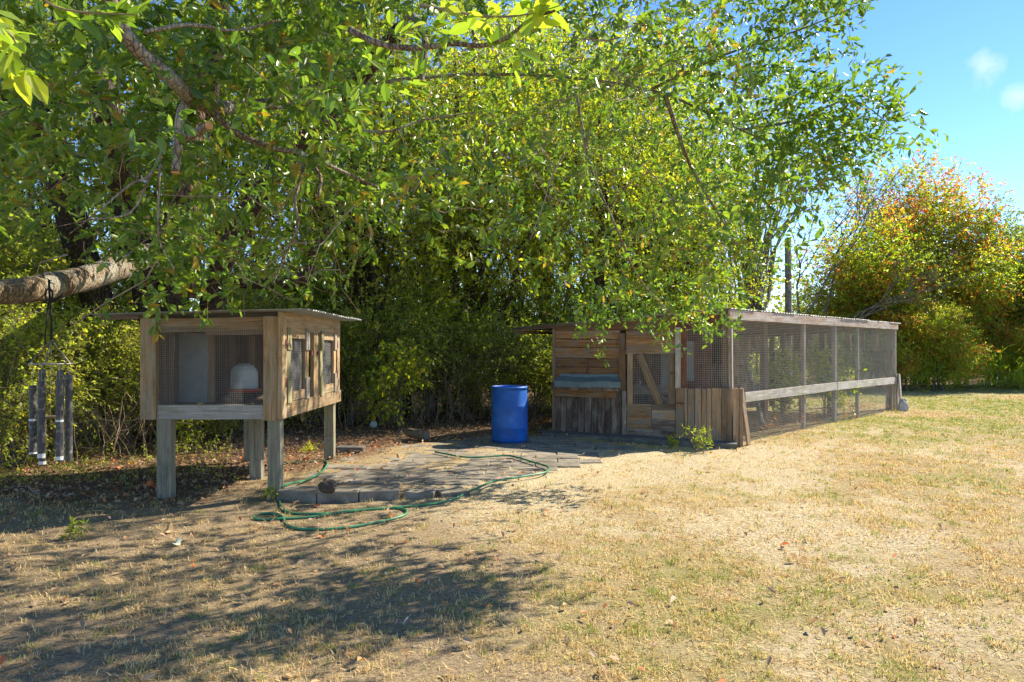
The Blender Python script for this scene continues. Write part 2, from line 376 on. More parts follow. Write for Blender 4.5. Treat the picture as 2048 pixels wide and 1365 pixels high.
# ------------------------------------------------------------------ coop plan
A = Vector((.736, 12.4, 0)); B = Vector((3.51, 11.0, 0)); CC = Vector((9.73, 17.3, 0)); DD = A+(CC-B)
U = (B-A).normalized(); V = (CC-B).normalized()
NF = Vector((U.y, -U.x, 0)); NR = Vector((V.y, -V.x, 0))
if NF.y > 0: NF = -NF
COOP = [(A.x-.1, A.y-.1), (B.x+.05, B.y-.1), (CC.x, CC.y), (DD.x, DD.y)]

# ------------------------------------------------------------------ grass, litter, gravel
def blades(n, x, y, hgt, wid, flat, rnd):
    z = gz(x, y); a = G.random(n)*2*np.pi; lean = np.where(G.random(n) < flat, G.uniform(.9, 1.5, n), G.uniform(.1, .8, n))
    h = hgt*G.uniform(.45, 1.2, n); d = np.stack([np.cos(a)*np.sin(lean), np.sin(a)*np.sin(lean), np.cos(lean)], -1)
    b2 = G.random(n)*2*np.pi; s = np.stack([np.cos(b2), np.sin(b2), 0*a], -1)*(wid/2)[:, None] if hasattr(wid, '__len__') else np.stack([np.cos(b2), np.sin(b2), 0*a], -1)*wid/2
    p = np.stack([x, y, z+.002], -1); m = p+d*(h*.55)[:, None]; q = p+d*h[:, None]; q[:, 2] -= h*.16*np.sin(lean)
    q[:, 2] = np.maximum(q[:, 2], z+.004)
    v = np.stack([p-s, p+s, m+s*.7, q, m-s*.7], 1).reshape(-1, 3)
    f = np.arange(n)[:, None]*5+np.array([0, 1, 2, 3, 4]); return v, f, rnd
def scatter(n, dmin, dmax, power):
    d = (G.random(n)*(dmax**power-dmin**power)+dmin**power)**(1/power)
    a = G.uniform(-.84, .84, n); return a*d, d
def field(n, dmin, dmax, power=1.0):
    x, y = scatter(n, dmin, dmax, power)
    lit, bare, green = masks(x, y)
    dens = (1-.93*lit)*(1-.80*bare)*(.35+.65*sstep(.3, .55, fbm(x, y, .22, 71)))
    k = (G.random(n) < dens) & ~inpoly(x, y, PATIO) & ~inpoly(x, y, COOP)
    return x[k], y[k], lit[k], green[k]
x, y, lt, gr = field(150000, 2.4, 30, .5)                      # thatch lying on the ground
n = len(x); d = np.hypot(x, y)
v1, f1, r1 = blades(n, x, y, .045+0*d, .0030+.0006*d, .95, np.clip(G.normal(.2, .14, n)+gr*G.uniform(0, .5, n), 0, 1))
tx, ty, lt, gr = field(34000, 2.5, 22, .55); per = 9; n = len(tx)*per   # upright tufts
tg = np.repeat(gr, per); br = np.repeat(G.uniform(0, 1, len(tx)), per)
sp = np.repeat(G.uniform(.008, .028, len(tx)), per)*(1+np.repeat(np.hypot(tx, ty), per)*.06)
x = np.repeat(tx, per)+G.normal(0, 1, n)*sp; y = np.repeat(ty, per)+G.normal(0, 1, n)*sp; d = np.hypot(x, y)
r2 = np.clip(np.where(br < .10+.8*tg, G.uniform(.5, 1, n), G.normal(.18, .13, n)), 0, 1)
v2, f2, r2 = blades(n, x, y, .036+.0006*d, .0026+.0006*d, .12, r2)
v = np.concatenate([v1, v2]); f = np.concatenate([f1, f2+len(v1)]); rnd = np.concatenate([r1, r2])
me = npmesh('dry_lawn', v, f, M['grass'], {'rnd': ('FACE', rnd)})
o = bpy.data.objects.new('dry_grass', me); link(o, Matrix()); o['kind'] = 'stuff'; tag(o, 'short dry straw-coloured lawn grass with green patches', 'grass')
# small green tufts
cx, cy_, _, gr = field(1500, 3, 18, .6); k = G.random(len(cx)) < .12+.6*gr; cx, cy_ = cx[k], cy_[k]; m = len(cx); per = 26
x = np.repeat(cx, per)+G.normal(0, .035, m*per); y = np.repeat(cy_, per)+G.normal(0, .035, m*per)
v, f, rnd = blades(m*per, x, y, .05, .0045+0*x, .1, G.uniform(.62, 1, m*per))
me = npmesh('green_tufts', v, f, M['grass'], {'rnd': ('FACE', rnd)})
o = bpy.data.objects.new('grass_tufts', me); link(o, Matrix()); o['kind'] = 'stuff'; tag(o, 'little green tufts of weeds scattered in the dry lawn', 'grass')

def leafquads(p, L, wd, tilt, rnd, curl=.25):
    n = len(p); a = G.random(n)*2*np.pi; t1 = G.normal(0, tilt, n); t2 = G.normal(0, tilt, n)
    d = np.stack([np.cos(a)*np.cos(t1), np.sin(a)*np.cos(t1), np.sin(t1)], -1)
    s = np.stack([-np.sin(a)*np.cos(t2), np.cos(a)*np.cos(t2), np.sin(t2)], -1)
    u = np.cross(d, s); L = (L*G.uniform(.6, 1.25, n))[:, None]; wd = (wd*G.uniform(.6, 1.25, n))[:, None]; cu = G.uniform(0, curl, n)[:, None]*wd
    b0 = p; r1 = p+d*L*.3+s*wd*.42+u*cu; r2 = p+d*L*.66+s*wd*.5+u*cu*1.3; tp = p+d*L+u*cu*.8; l2 = p+d*L*.66-s*wd*.5+u*cu*1.3; l1 = p+d*L*.3-s*wd*.42+u*cu
    v = np.stack([b0, r1, r2, tp, l2, l1], 1).reshape(-1, 3)
    i = np.arange(n)[:, None]*6
    f = np.stack([i+np.array([0, 1, 2, 3]), i+np.array([0, 3, 4, 5])], 1).reshape(-1, 4); return v, f, np.repeat(rnd, 2)
x, y = scatter(60000, 2.6, 22, .8); lit, bare, green = masks(x, y)
k = (G.random(len(x)) < lit*.9+.010+.04*inpoly(x, y, PATIO)+.035*np.exp(-((x+2)**2+(y-6)**2)/9)) & ~inpoly(x, y, COOP); x, y, lit = x[k], y[k], lit[k]
z = gz(x, y)+.012+G.random(len(x))*.02; z = np.where(inpoly(x, y, PATIO), .062, z)
r = np.where(G.random(len(x)) < .12, G.uniform(.82, 1, len(x)), G.uniform(0, .75, len(x))); r = np.where((lit < .3) & (r < .8), G.uniform(.42, .80, len(x)), r)
v, f, r = leafquads(np.stack([x, y, z], -1), .058, .03, .35, r, .8)
me = npmesh('leaf_litter', v, f, M['litter'], {'rnd': ('FACE', r)})
o = bpy.data.objects.new('leaf_litter', me); link(o, Matrix()); o['kind'] = 'stuff'; tag(o, 'brown and orange fallen leaves under the trees', 'leaf litter')
# gravel: little crushed stones
x, y = scatter(40000, 3.5, 13, 1.0); lit, bare, green = masks(x, y)
k = (G.random(len(x)) < .5*bare**2*sstep(.4, .6, fbm(x, y, .5, 33))*sstep(-2, 1, x)) & ~inpoly(x, y, COOP); x, y = x[k], y[k]; n = len(x)
base = np.array([[1, 0, 0], [-1, 0, 0], [0, 1, 0], [0, -1, 0], [0, 0, 1], [0, 0, -1]], float)
pts = base[None]*G.uniform(.4, 1.2, (n, 6, 1))*G.uniform(.003, .010, (n, 1, 1)); zz = np.where(inpoly(x, y, PATIO), .06, gz(x, y)+.003)
v = (pts+np.stack([x, y, zz], -1)[:, None]).reshape(-1, 3)
fo = np.array([[0, 2, 4], [2, 1, 4], [1, 3, 4], [3, 0, 4], [2, 0, 5], [1, 2, 5], [3, 1, 5], [0, 3, 5]])
f = (np.arange(n)[:, None, None]*6+fo).reshape(-1, 3)
me = npmesh('gravel', v, f, plain('crushed_stone', (.45, .42, .37), .95, .35, 30, (.66, .63, .57)))
o = bpy.data.objects.new('gravel', me); link(o, Matrix()); o['kind'] = 'stuff'; tag(o, 'pale crushed stone scattered on the bare dirt', 'gravel')

# ------------------------------------------------------------------ patio of concrete pavers
patio = bpy.data.objects.new('patio', None); link(patio, T((-.5, 9, 0))); patio['kind'] = 'structure'
ang = -.05; ca, sa = math.cos(ang), math.sin(ang)
def paver(cx, cy, lx, ly, h, top, mat, rot=0, tilt=.012):
    mb = MB(); i = 0; e = .008
    pr = [(lx/2, -h), (lx/2, -e), (lx/2-e, 0)]
    for sx, z in pr:
        yy = ly/2-(lx/2-sx)
        for a, b_ in ((-1, -1), (1, -1), (1, 1), (-1, 1)):
            mb.v.append(Vector((a*sx+R.uniform(-.003, .003), b_*yy+R.uniform(-.003, .003), z)))
    for k in range(2):
        for q in range(4): mb.f.append((k*4+q, k*4+(q+1) % 4, k*4+4+(q+1) % 4, k*4+4+q))
    mb.f.append((8, 9, 10, 11))
    ob = bpy.data.objects.new('paver', mb.mesh('paver', mat))
    Mx = T((cx, cy, top)) @ Matrix.Rotation(rot+R.uniform(-.02, .02), 4, 'Z') @ Matrix.Rotation(R.uniform(-tilt, tilt), 4, 'X') @ Matrix.Rotation(R.uniform(-tilt, tilt), 4, 'Y')
    link(ob, Mx, patio)
# raised edge blocks, measured in the photograph
edge = [(553, 1000), (634, 1003), (718, 1002), (800, 999)]
for k in range(3):
    a, b_ = GP(*edge[k]), GP(*edge[k+1]); m_ = (a+b_)/2; dv = b_-a
    nrm = Vector((-dv.y, dv.x, 0)).normalized()
    paver(m_.x+nrm.x*.14, m_.y+nrm.y*.14, dv.length-.012, .29, .16, .098, M['concrete'], math.atan2(dv.y, dv.x), .02)
for (p0, p1, tp) in (((806, 997), (868, 997), .058), ((872, 997), (930, 992), .05)):
    a, b_ = GP(*p0), GP(*p1); dv = b_-a; m_ = (a+b_)/2
    paver(m_.x, m_.y+.14, dv.length-.01, .29, .12, tp, M['concrete'], math.atan2(dv.y, dv.x))
for r_ in range(16):
    yy = 7.72+r_*.31; off = (r_ % 2)*.3
    for q in range(-6, 6):
        xx = q*.60+off; px_ = xx*ca-(yy-9)*sa; py_ = 9+xx*sa+(yy-9)*ca
        if not inpoly([px_, px_-.25, px_+.33], [py_, py_-.12, py_-.12], PATIO).all(): continue
        if R.random() < .04: continue
        if inpoly([px_], [py_+.1], COOP)[0]: continue
        paver(px_, py_, .588, .298, .09, .040+R.uniform(-.006, .007), M['concrete'], ang, .012)

# ------------------------------------------------------------------ chicken coop with run
def hitp(px, py, p0, n):
    o_ = Vector((0, 0, CH)); d_ = P(px, py, 1)-o_; return o_+d_*((p0-o_).dot(n)/d_.dot(n))
def fr(u, v, off=0): return hitp(*c2(u, v), A+NF*off, NF)
def sd_(u, v, off=0): return hitp(*c3(u, v), B+NR*off, NR)
def wiremesh(name, o, a, b, sa_, sb, r, mat, parent, sag=.0):
    o, a, b = Vector(o), Vector(a), Vector(b); mb = MB(); nrm = a.cross(b).normalized()
    na = max(1, round(a.length/sa_)); nb = max(1, round(b.length/sb))
    def wob(s, t_): return nrm*(sag*math.sin(s*9)*math.sin(t_*7))
    for i in range(na+1):
        s = i/na; mb.tube([o+a*s+b*(k/4)+wob(s, k/4) for k in range(5)], r, 3, False)
    for j in range(nb+1):
        t_ = j/nb; mb.tube([o+b*t_+a*(k/8)+wob(k/8, t_) for k in range(9)], r, 3, False)
    ob = mb.build(name, mat, parent); ob['kind'] = 'stuff'; return ob
coop = thing('chicken_coop', 'long weathered plank chicken coop with attached wire run and low tin roof', 'chicken coop', (A+B+CC+DD)/4)
ZR0, ZR1 = 1.95, 2.17
def roofz(p):                              # height of the underside of the roof over a plan point
    s = (Vector(p)-A).dot(NR)/(B-A).dot(NR); return ZR0+(ZR1-ZR0)*s
def zcap(p): return Vector((p.x, p.y, roofz(p)))
# horizontal siding left of the door
lines = [300, 372, 435, 516, 586, 652]
for k in range(5):
    a, b_ = fr(340, (lines[k]+lines[k+1])/2), fr(832, (lines[k]+lines[k+1])/2+5)
    plank('siding_board', a, b_, (fr(400, lines[k])-fr(400, lines[k+1])).length-.013, .024+R.uniform(-.008, .006), NF, M['siding'], coop, jit=.004)
for va, vb in ((255, 300), (212, 257)):                         # boards above, cut to the roof slope
    a, b_ = fr(340 if va > 230 else 640, (va+vb)/2+12), fr(1290, (va+vb)/2-4)
    plank('siding_board', a, b_, (fr(700, va)-fr(700, vb)).length+.02, .022, NF, M['siding'], coop)
a, b_ = fr(1180, 262, -.01), fr(1300, 258, -.01); plank('siding_board', a, b_, .22, .02, NF, M['siding'], coop)
# corner boards, posts, trims
plank('corner_board', fr(333, 1130, .018), fr(333, 300, .018), .05, .035, NF, M['skirt'], coop)
plank('trim_board', fr(852, 762, .03), fr(846, 330, .03), .115, .03, NF, M['siding'], coop)
plank('trim_board', fr(866, 1130, .02), fr(866, 766, .02), .07, .03, NF, M['grey'], coop)
plank('trim_board', fr(832, 1145, .03), fr(830, 745, .03), .075, .03, NF, M['dark'], coop)
# vertical dark boards under the nest box
us = [340, 383, 430, 470, 517, 566, 618, 668, 718, 768, 815]
for k in range(10):
    uu = (us[k]+us[k+1])/2
    plank('lower_board', fr(uu, 1112+uu*.035), fr(uu, 815), (fr(us[k+1], 900)-fr(us[k], 900)).length-.012, .022+R.uniform(-.004, .004), NF, M['dark'], coop, jit=.003)
plank('nest_box_rail', fr(345, 780, .05), fr(808, 797, .05), .125, .035, NF, M['siding'], coop)
# nest box lid: sheet metal folded down at the front
lid = MB()
p = [fr(375, 655, .02), fr(815, 660, .02), fr(838, 700, .27), fr(335, 694, .27)]
n_ = 12
for k in range(n_):
    for row in range(3):
        def q(s, r_):
            top = p[0].lerp(p[1], s); bot = p[3].lerp(p[2], s); w_ = (0, .45, 1, 1)[r_]
            z = top.lerp(bot, w_); z = z+Vector((0, 0, .018*math.sin(s*9+1)*(.6 if r_ < 3 else 0)-(.10 if r_ == 3 else 0))); return z
        lid.poly([q(k/n_, row+1), q((k+1)/n_, row+1), q((k+1)/n_, row), q(k/n_, row)])
lo = lid.build('nest_box_lid', M['lid'], coop)
so_ = lo.modifiers.new('thick', 'SOLIDIFY'); so_.thickness = .006
plank('lid_flashing', fr(375, 650, .03), fr(815, 655, .03), .06, .004, NF+Vector((0, 0, .3)), M['lid'], coop)
mb = MB()
for s in (0, 1):
    e0 = (fr(352, 720, 0), fr(820, 728, 0))[s]; e1 = e0+NF*.22
    mb.poly([e0+Vector((0, 0, .08)), e1+Vector((0, 0, .03)), e1-Vector((0, 0, .06)), e0-Vector((0, 0, .06))])
e0, e1 = fr(352, 745, .2), fr(820, 750, .2); mb.box((e0+e1)/2+Vector((0, 0, -.01)), ((e1-e0).length, .02, .05), Matrix.Rotation(math.atan2(U.y, U.x), 3, 'Z'))
mb.build('nest_box_body', M['dark'], coop)
plank('iron_strap', fr(585, 640, .018), fr(588, 535, .018), .03, .008, NF, M['rust'], coop)
# door
door = bpy.data.objects.new('door', None)
door = MB().box(fr(1065, 900, -.02), (.02, .02, .02)).build('door', M['dark'], coop, loc=fr(1065, 900, -.02))
def dp(name, u0, v0, u1, v1, w_, off=.0, mat='siding', t_=.028, **k): return plank(name, fr(u0, v0, off), fr(u1, v1, off), w_, t_, NF, M[mat], door, **k)
dp('door_board', 882, 345, 1250, 338, .155); dp('door_board', 882, 397, 1250, 392, .13); dp('door_board', 882, 443, 1250, 436, .10, mat='skirt', off=.012)
dp('door_board', 880, 470, 1250, 466, .075, mat='skirt')
dp('door_stile', 911, 868, 911, 486, .095, .01, 'skirt'); dp('door_stile', 1226, 868, 1224, 480, .105, .01, 'skirt')
dp('door_board', 884, 888, 1074, 890, .11, .008, 'skirt'); dp('door_board', 1078, 890, 1255, 893, .10, .006, 'skirt')
dp('door_board', 886, 940, 1074, 944, .165, 0, 'siding'); dp('door_board', 1077, 944, 1255, 948, .165, .002, 'skirt')
dp('door_board', 886, 1008, 1074, 1018, .195, 0, 'siding'); dp('door_board', 1077, 1018, 1255, 1026, .195, .001, 'dark')
dp('door_board', 886, 1085, 1257, 1108, .205, 0, 'dark')
dp('door_brace', 980, 492, 1138, 868, .125, .03, 'skirt', seg=4)
a = fr(930, 866, .0); wiremesh('wire_mesh', a, fr(1206, 866)-a, fr(930, 484)-a, .030, .030, .0019, M['wire'], door)
def hinge(u, v, parent, f_=fr, mat='rust', off=.04):
    c = f_(u, v, off); return MB().box(c, (.035, .012, .12), Matrix.Rotation(math.atan2(U.y, U.x), 3, 'Z')).build('hinge', M[mat], parent)
hinge(872, 992, door, mat='steel'); hinge(872, 440, door)
plank('latch', fr(1215, 632, .045), fr(1255, 630, .045), .02, .012, NF, M['rust'], door)
plank('threshold', fr(850, 1150, .03), fr(1262, 1178, .03), .09, .04, NF, M['dark'], coop)
# posts right of the door
plank('post', fr(1240, 1110, -.04), fr(1240, 300, -.04), .06, .06, NF, M['red'], coop)
plank('post', fr(1275, 752, .03), fr(1273, 285, .03), .085, .06, NF, M['white'], coop)
plank('post', fr(1318, 750, -.03), fr(1318, 275, -.03), .085, .08, NF, M['red'], coop)
plank('post', fr(1643, 1150, -.05), fr(1643, 240, -.05), .13, .09, NF, M['siding'], coop)
plank('corner_post', fr(1683, 1170, -.02), fr(1668, 165, -.02), .06, .09, NF, M['grey'], coop)
plank('header_board', fr(1290, 262, .02), fr(1655, 208, .02), .20, .03, NF, M['red'], coop)
a = fr(1292, 750, .005); wiremesh('wire_mesh', a, fr(1675, 750)-a, fr(1292, 290)-a, .030, .030, .0017, M['wire'], coop)
# low vertical boards right of the door
us = [1258, 1322, 1348, 1402, 1452, 1490, 1527, 1604, 1684]
for k in range(8):
    uu = (us[k]+us[k+1])/2; top = 746 if k not in (2, 4) else 752
    plank('skirt_board', fr(uu, 1185+(uu-1258)*.085, .075), fr(uu, top, .075), (fr(us[k+1], 900)-fr(us[k], 900)).length-.012, .024+R.uniform(-.005, .004), NF, M['skirt'], coop, jit=.003)
plank('skirt_rail', fr(1262, 860, .098), fr(1322, 862, .098), .03, .01, NF, M['rust'], coop)
for u0, u1, top in ((1690, 1738, 748), (1741, 1762, 752)):
    plank('skirt_board', fr((u0+u1)/2, 1200, .05), fr((u0+u1)/2, top, .05), .095 if u0 < 1700 else .05, .03, NF+NR*.6, M['skirt'], coop, jit=.003)
# interior seen through the door and the mesh: white framed panel, inner posts, perch ladder
def inn(u, v, off): return fr(u, v, -off)
plank('inner_post', inn(945, 880, 1.1), inn(945, 350, 1.1), .14, .05, NF, M['red'], coop)
plank('inner_post', inn(1113, 850, 1.1), inn(1113, 480, 1.1), .15, .05, NF, M['red'], coop)
plank('inner_panel', inn(1165, 780, 1.15), inn(1165, 480, 1.15), .36, .02, NF, M['panel'], coop)
plank('inner_rail', inn(950, 515, 1.12), inn(1110, 515, 1.12), .24, .03, NF, M['skirt'], coop)
plank('inner_rail', inn(930, 760, .9), inn(1215, 760, .9), .16, .03, NF, M['fascia'], coop)
plank('perch_ladder', inn(965, 720, .5), inn(1210, 855, .3), .10, .04, Vector((0, 0, 1)), M['grey'], coop)
plank('inner_panel', inn(1375, 700, .7), inn(1375, 385, .7), .34, .02, NF, M['panel'], coop)
plank('inner_post', inn(1430, 730, .68), inn(1430, 370, .68), .15, .04, NF, M['red'], coop)
plank('inner_rail', inn(1335, 722, .68), inn(1450, 722, .68), .14, .04, NF, M['red'], coop)
plank('inner_rail', inn(1335, 360, .68), inn(1450, 360, .68), .14, .04, NF, M['red'], coop)
plank('inner_post', inn(1500, 760, .5), inn(1500, 300, .5), .13, .08, NF, M['red'], coop)
# dividing wall between the hen house and the run, boards with gaps
for k in range(15):
    a = A+V*2.3+(B-A)*((k+.5)/21); pz = zcap(a)
    plank('divider_board', Vector((a.x, a.y, -.02)), pz, .135, .02, NF, M['dark'], coop, seg=1)
# left long wall, vertical boards
L_ = (CC-B).length
k = 0; s = 0.0
while s < L_-.1:
    a = A+V*(s+.1); open_ = s > 2.6 and (.7 < (s*1.7) % 3.1)
    z0, z1 = (1.42, roofz(a)) if open_ else (-.03, roofz(a))
    plank('back_board', Vector((a.x, a.y, z0)), Vector((a.x, a.y, z1)), .185, .02, NR, M['dark'], coop, seg=1)
    if open_ : plank('back_board', Vector((a.x, a.y, -.03)), Vector((a.x, a.y, .62)), .185, .02, NR, M['dark'], coop, seg=1)
    s += .195+R.uniform(0, .02)
# far end
for k in range(10):
    a = CC+(DD-CC)*((k+.5)/10)
    z0 = -.03 if k in (0, 4, 9) else 1.5
    plank('end_board', Vector((a.x, a.y, z0)), zcap(a), .14, .03, V, M['dark'], coop, seg=1)
a = CC.copy(); wiremesh('wire_mesh', a, DD-CC, Vector((0, 0, 2.0)), .04, .04, .0012, M['wire_dark'], coop)
# run side: fascia, posts, mesh, rail
plank('fascia_board', sd_(217, 264, .03), sd_(1005, 320, .03), .155, .035, NR, M['fascia'], coop, seg=5)
plank('fascia_board', sd_(1008, 320, .03), sd_(1496, 355, .03), .155, .035, NR, M['fascia'], coop, seg=5)
for uu, base in ((228, 1180), (783, 1135), (1019, 1082), (1191, 1042), (1474, 1000)):
    b0 = sd_(uu, base, -.03); b0.z = -.05; t0 = Vector((b0.x, b0.y, roofz(b0)-.06))
    plank('run_post', b0, t0, .09, .06, NR, M['grey'], coop)
plank('rail_board', sd_(338, 892, .04), sd_(1035, 806, .04), .16, .035, NR, M['white'], coop, seg=4)
plank('rail_board', sd_(1039, 806, .04), sd_(1480, 762, .04), .155, .035, NR, M['white'], coop, seg=4)
o0 = B.copy(); o0.z = -.02
wiremesh('wire_mesh', o0+NR*.004, V*L_, Vector((0, 0, 2.12)), .034, .030, .0017, M['wire'], coop, .004)
# inner posts and beams of the run
for s, u_ in ((2.6, .82), (4.6, .8), (6.4, .78), (3.8, .35), (6.8, .4)):
    a = A+V*s+(B-A)*u_; plank('inner_post', Vector((a.x, a.y, -.05)), zcap(a)-Vector((0, 0, .02)), .15, .09, NR, M['hutch_dark'], coop, seg=1)
for s in np.arange(.02, L_+.01, 1.1):
    a, b_ = A+V*float(s), B+V*float(s)-NR*.03; plank('rafter', zcap(a)-Vector((0, 0, .05)), zcap(b_)-Vector((0, 0, .05)), .09, .045, V, M['hutch_dark'], coop, seg=1)
a, b_ = A+V*3.4+(B-A)*.6, A+V*3.4+(B-A)*.6
plank('hanging_stick', P(*c3(430, 720), 14), P(*c3(430, 480), 14), .035, .03, NF, M['hutch'], coop)
plank('hanging_stick', P(*c3(700, 700), 15.5), P(*c3(697, 530), 15.5), .03, .02, NF, M['white'], coop)
mb = MB(); mb.tube([P(*c3(330, 580), 13.2), P(*c3(370, 720), 13.0), P(*c3(430, 900), 12.7), P(*c3(462, 1060), 12.4), P(*c3(475, 1110), 12.2)], [.02, .03, .035, .045, .05], 7, True, .1)
mb.build('perch_branch', M['bark_grey'], coop, smooth=True)
plank('low_beam', A+V*4.2+(B-A)*.3+Vector((0, 0, .55)), A+V*8.3+(B-A)*.9+Vector((0, 0, .62)), .07, .04, NR, M['grey'], coop)
# leaning boards at both corners of the run
plank('leaning_board', sd_(372, 1262, .22), sd_(312, 822, .03), .115, .026, NR, M['skirt'], coop)
plank('leaning_board', sd_(285, 1260, .14), sd_(275, 822, .03), .12, .026, NR, M['skirt'], coop)
plank('leaning_board', sd_(1500, 1005, .10), sd_(1490, 712, .06), .13, .03, NR, M['grey'], coop)
plank('leaning_board', sd_(1528, 1000, .22), sd_(1508, 715, .09), .12, .03, NR, M['grey'], coop)
# tin roof: one corrugated sheet after another, running down to the left
nsh = 11; OH_L, OH_R = .80, .045
for k in range(nsh):
    s0 = -.12+k*(L_+.24)/nsh; s1 = s0+(L_+.24)/nsh+.07; nc = 44
    a0 = A-(B-A).normalized()*(OH_L+R.uniform(-.05, .07)); b0 = B+(B-A).normalized()*(OH_R+R.uniform(-.02, .03))
    vv, ff = [], []
    for j in range(nc+1):
        s = s0+(s1-s0)*j/nc; hh = .011*math.cos(j*math.pi/2.75)+.022+.006*(k % 2)
        for q in range(4):
            p_ = a0.lerp(b0, q/3)+V*s; vv.append(Vector((p_.x, p_.y, roofz(p_)+hh+(R.uniform(-.002, .002)))))
        if j:
            i0 = 4*(j-1)
            for q in range(3): ff.append((i0+q, i0+q+1, i0+q+5, i0+q+4))
    mb = MB(); mb.v = vv; mb.f = ff; ob = mb.build('roof_sheet', M['tin'], coop, smooth=True)
    md = ob.modifiers.new('thick', 'SOLIDIFY'); md.thickness = .003
plank('gable_board', zcap(A)+NF*.05-U*.75+Vector((0, 0, -.035)), zcap(B)+NF*.05+Vector((0, 0, -.03)), .07, .025, NF, M['hutch_dark'], coop, seg=5)
plank('eave_board', zcap(A-U*.7)-V*.05+Vector((0, 0, -.04)), zcap(A-U*.7)+V*L_+Vector((0, 0, -.04)), .06, .03, NR, M['hutch_dark'], coop, seg=5)
# concrete sill before the coop
sill = MB()
a, b_ = fr(240, 1120, .45), fr(1720, 1235, .38)
a.z = b_.z = 0
c_, d_ = A+U*-.25, B+U*.1
sill.v = [Vector((p_.x, p_.y, z)) for z in (-.05, .07) for p_ in (a, b_, d_, c_)]; sill.f = [(4, 5, 6, 7), (0, 1, 5, 4), (1, 2, 6, 5), (2, 3, 7, 6), (3, 0, 4, 7)]
so2 = sill.build('sill_slab', M['concrete_dark'], None, loc=Vector((2, 11, 0))); so2['kind'] = 'structure'
# a feed tub inside the run
tub = MB().lathe([(.01, .0), (.17, 0), (.21, .33), (.225, .33), (.22, .35), (.19, .35), (.16, .04), (.01, .03)], 24, P(1438, 715, 11.9)-Vector((0, 0, .12)))
tag(tub.build('feed_tub', M['black'], None, loc=P(1438, 715, 11.9), smooth=True), 'dark tub inside the coop behind the wire beside the corner post', 'tub')
pl = MB().box(P(1438, 715, 11.9)-Vector((0, 0, .15)), (.7, .4, .04)).build('shelf', M['dark'], coop)

# pole rising behind the coop
q = P(1577, 478, 18.9)
plank_root = MB(); plank_root.tube([Vector((q.x-.03, q.y, -.3)), Vector((q.x, q.y, 2)), Vector((q.x-.02, q.y, q.z))], [.105, .095, .085], 10, True, .05)
tag(plank_root.build('wooden_pole', M['bark_grey'], None, loc=(q.x, q.y, 0), smooth=False), 'tall bare weathered wooden pole standing behind the coop roof', 'pole')
# pale rock at the far corner
def rock(name, c, r, mat, label, cat, sq=(1, 1, .8)):
    mb = MB(); n1, n2 = 7, 10
    prof = []
    for a_ in range(n1+1):
        th = math.pi*a_/n1
        for b2 in range(n2):
            ph = 2*math.pi*b2/n2; rr = r*(1+.16*math.sin(3*ph+a_)+R.uniform(-.08, .08)) if 0 < a_ < n1 else r
            mb.v.append(Vector(c)+Vector((math.sin(th)*math.cos(ph)*rr*sq[0], math.sin(th)*math.sin(ph)*rr*sq[1], math.cos(th)*rr*sq[2])))
    for a_ in range(n1):
        for b2 in range(n2): i0 = a_*n2+b2; i1 = a_*n2+(b2+1) % n2; mb.f.append((i0, i0+n2, i1+n2, i1))
    return tag(mb.build(name, mat, None, loc=c), label, cat)
c_ = GP(1808, 824); rock('rock', c_+Vector((.02, .1, .1)), .17, M['rock'], 'pale rock against the far corner boards of the run', 'rock', (.7, .6, 1.2))

# ------------------------------------------------------------------ raised hutch
HX0, HX1, HY0, HY1, HZ0 = -3.815, -2.40, 7.05, 9.5, .828
hutch = thing('raised_hutch', 'raised wooden hutch on tall posts with wire front and tin roof', 'hutch', ((HX0+HX1)/2, (HY0+HY1)/2, 0))
def hroof(x): return 1.885+(x+4.25)/2.15*.055
EX, EY, EZ = Vector((1, 0, 0)), Vector((0, 1, 0)), Vector((0, 0, 1))
def hf(u, v, off=0): p_ = P(*c1(u, v), HY0-off); return p_                         # front plane
def hs(u, v, off=0):                                                              # side plane x = HX1
    return hitp(*c1(u, v), Vector((HX1+off, 0, 0)), EX)
def hp(name, a, b_, w_, t_, nrm, mat='hutch', parent=None, **k): return plank(name, a, b_, w_, t_, nrm, M[mat], parent or hutch, **k)
hp('corner_post', hf(328, 652), hf(328, 103), .157, .09, -EY)
hp('corner_post', hf(992, 656), hf(992, 92), .145, .09, -EY)
hp('corner_board', hs(1049, 648, .03), hs(1049, 96, .03), .13, .05, EX)
hp('top_rail', hf(372, 142, -.02), hf(950, 132, -.02), .145, .045, -EY)
hp('top_rail', hf(640, 182, -.035), hf(950, 176, -.035), .05, .045, -EY, 'hutch_dark')
hp('bottom_rail', hf(374, 612, .0), hf(950, 612, .0), .147, .045, -EY, 'white')
hp('inner_post', hf(398, 572, -.06), hf(398, 178, -.06), .10, .05, -EY, 'hutch_dark')
a = hf(374, 648, .027); wiremesh('wire_mesh', a, hf(950, 648, .027)-a, hf(374, 152, .027)-a, .019, .019, .0013, M['wire_dark'], hutch, .002)
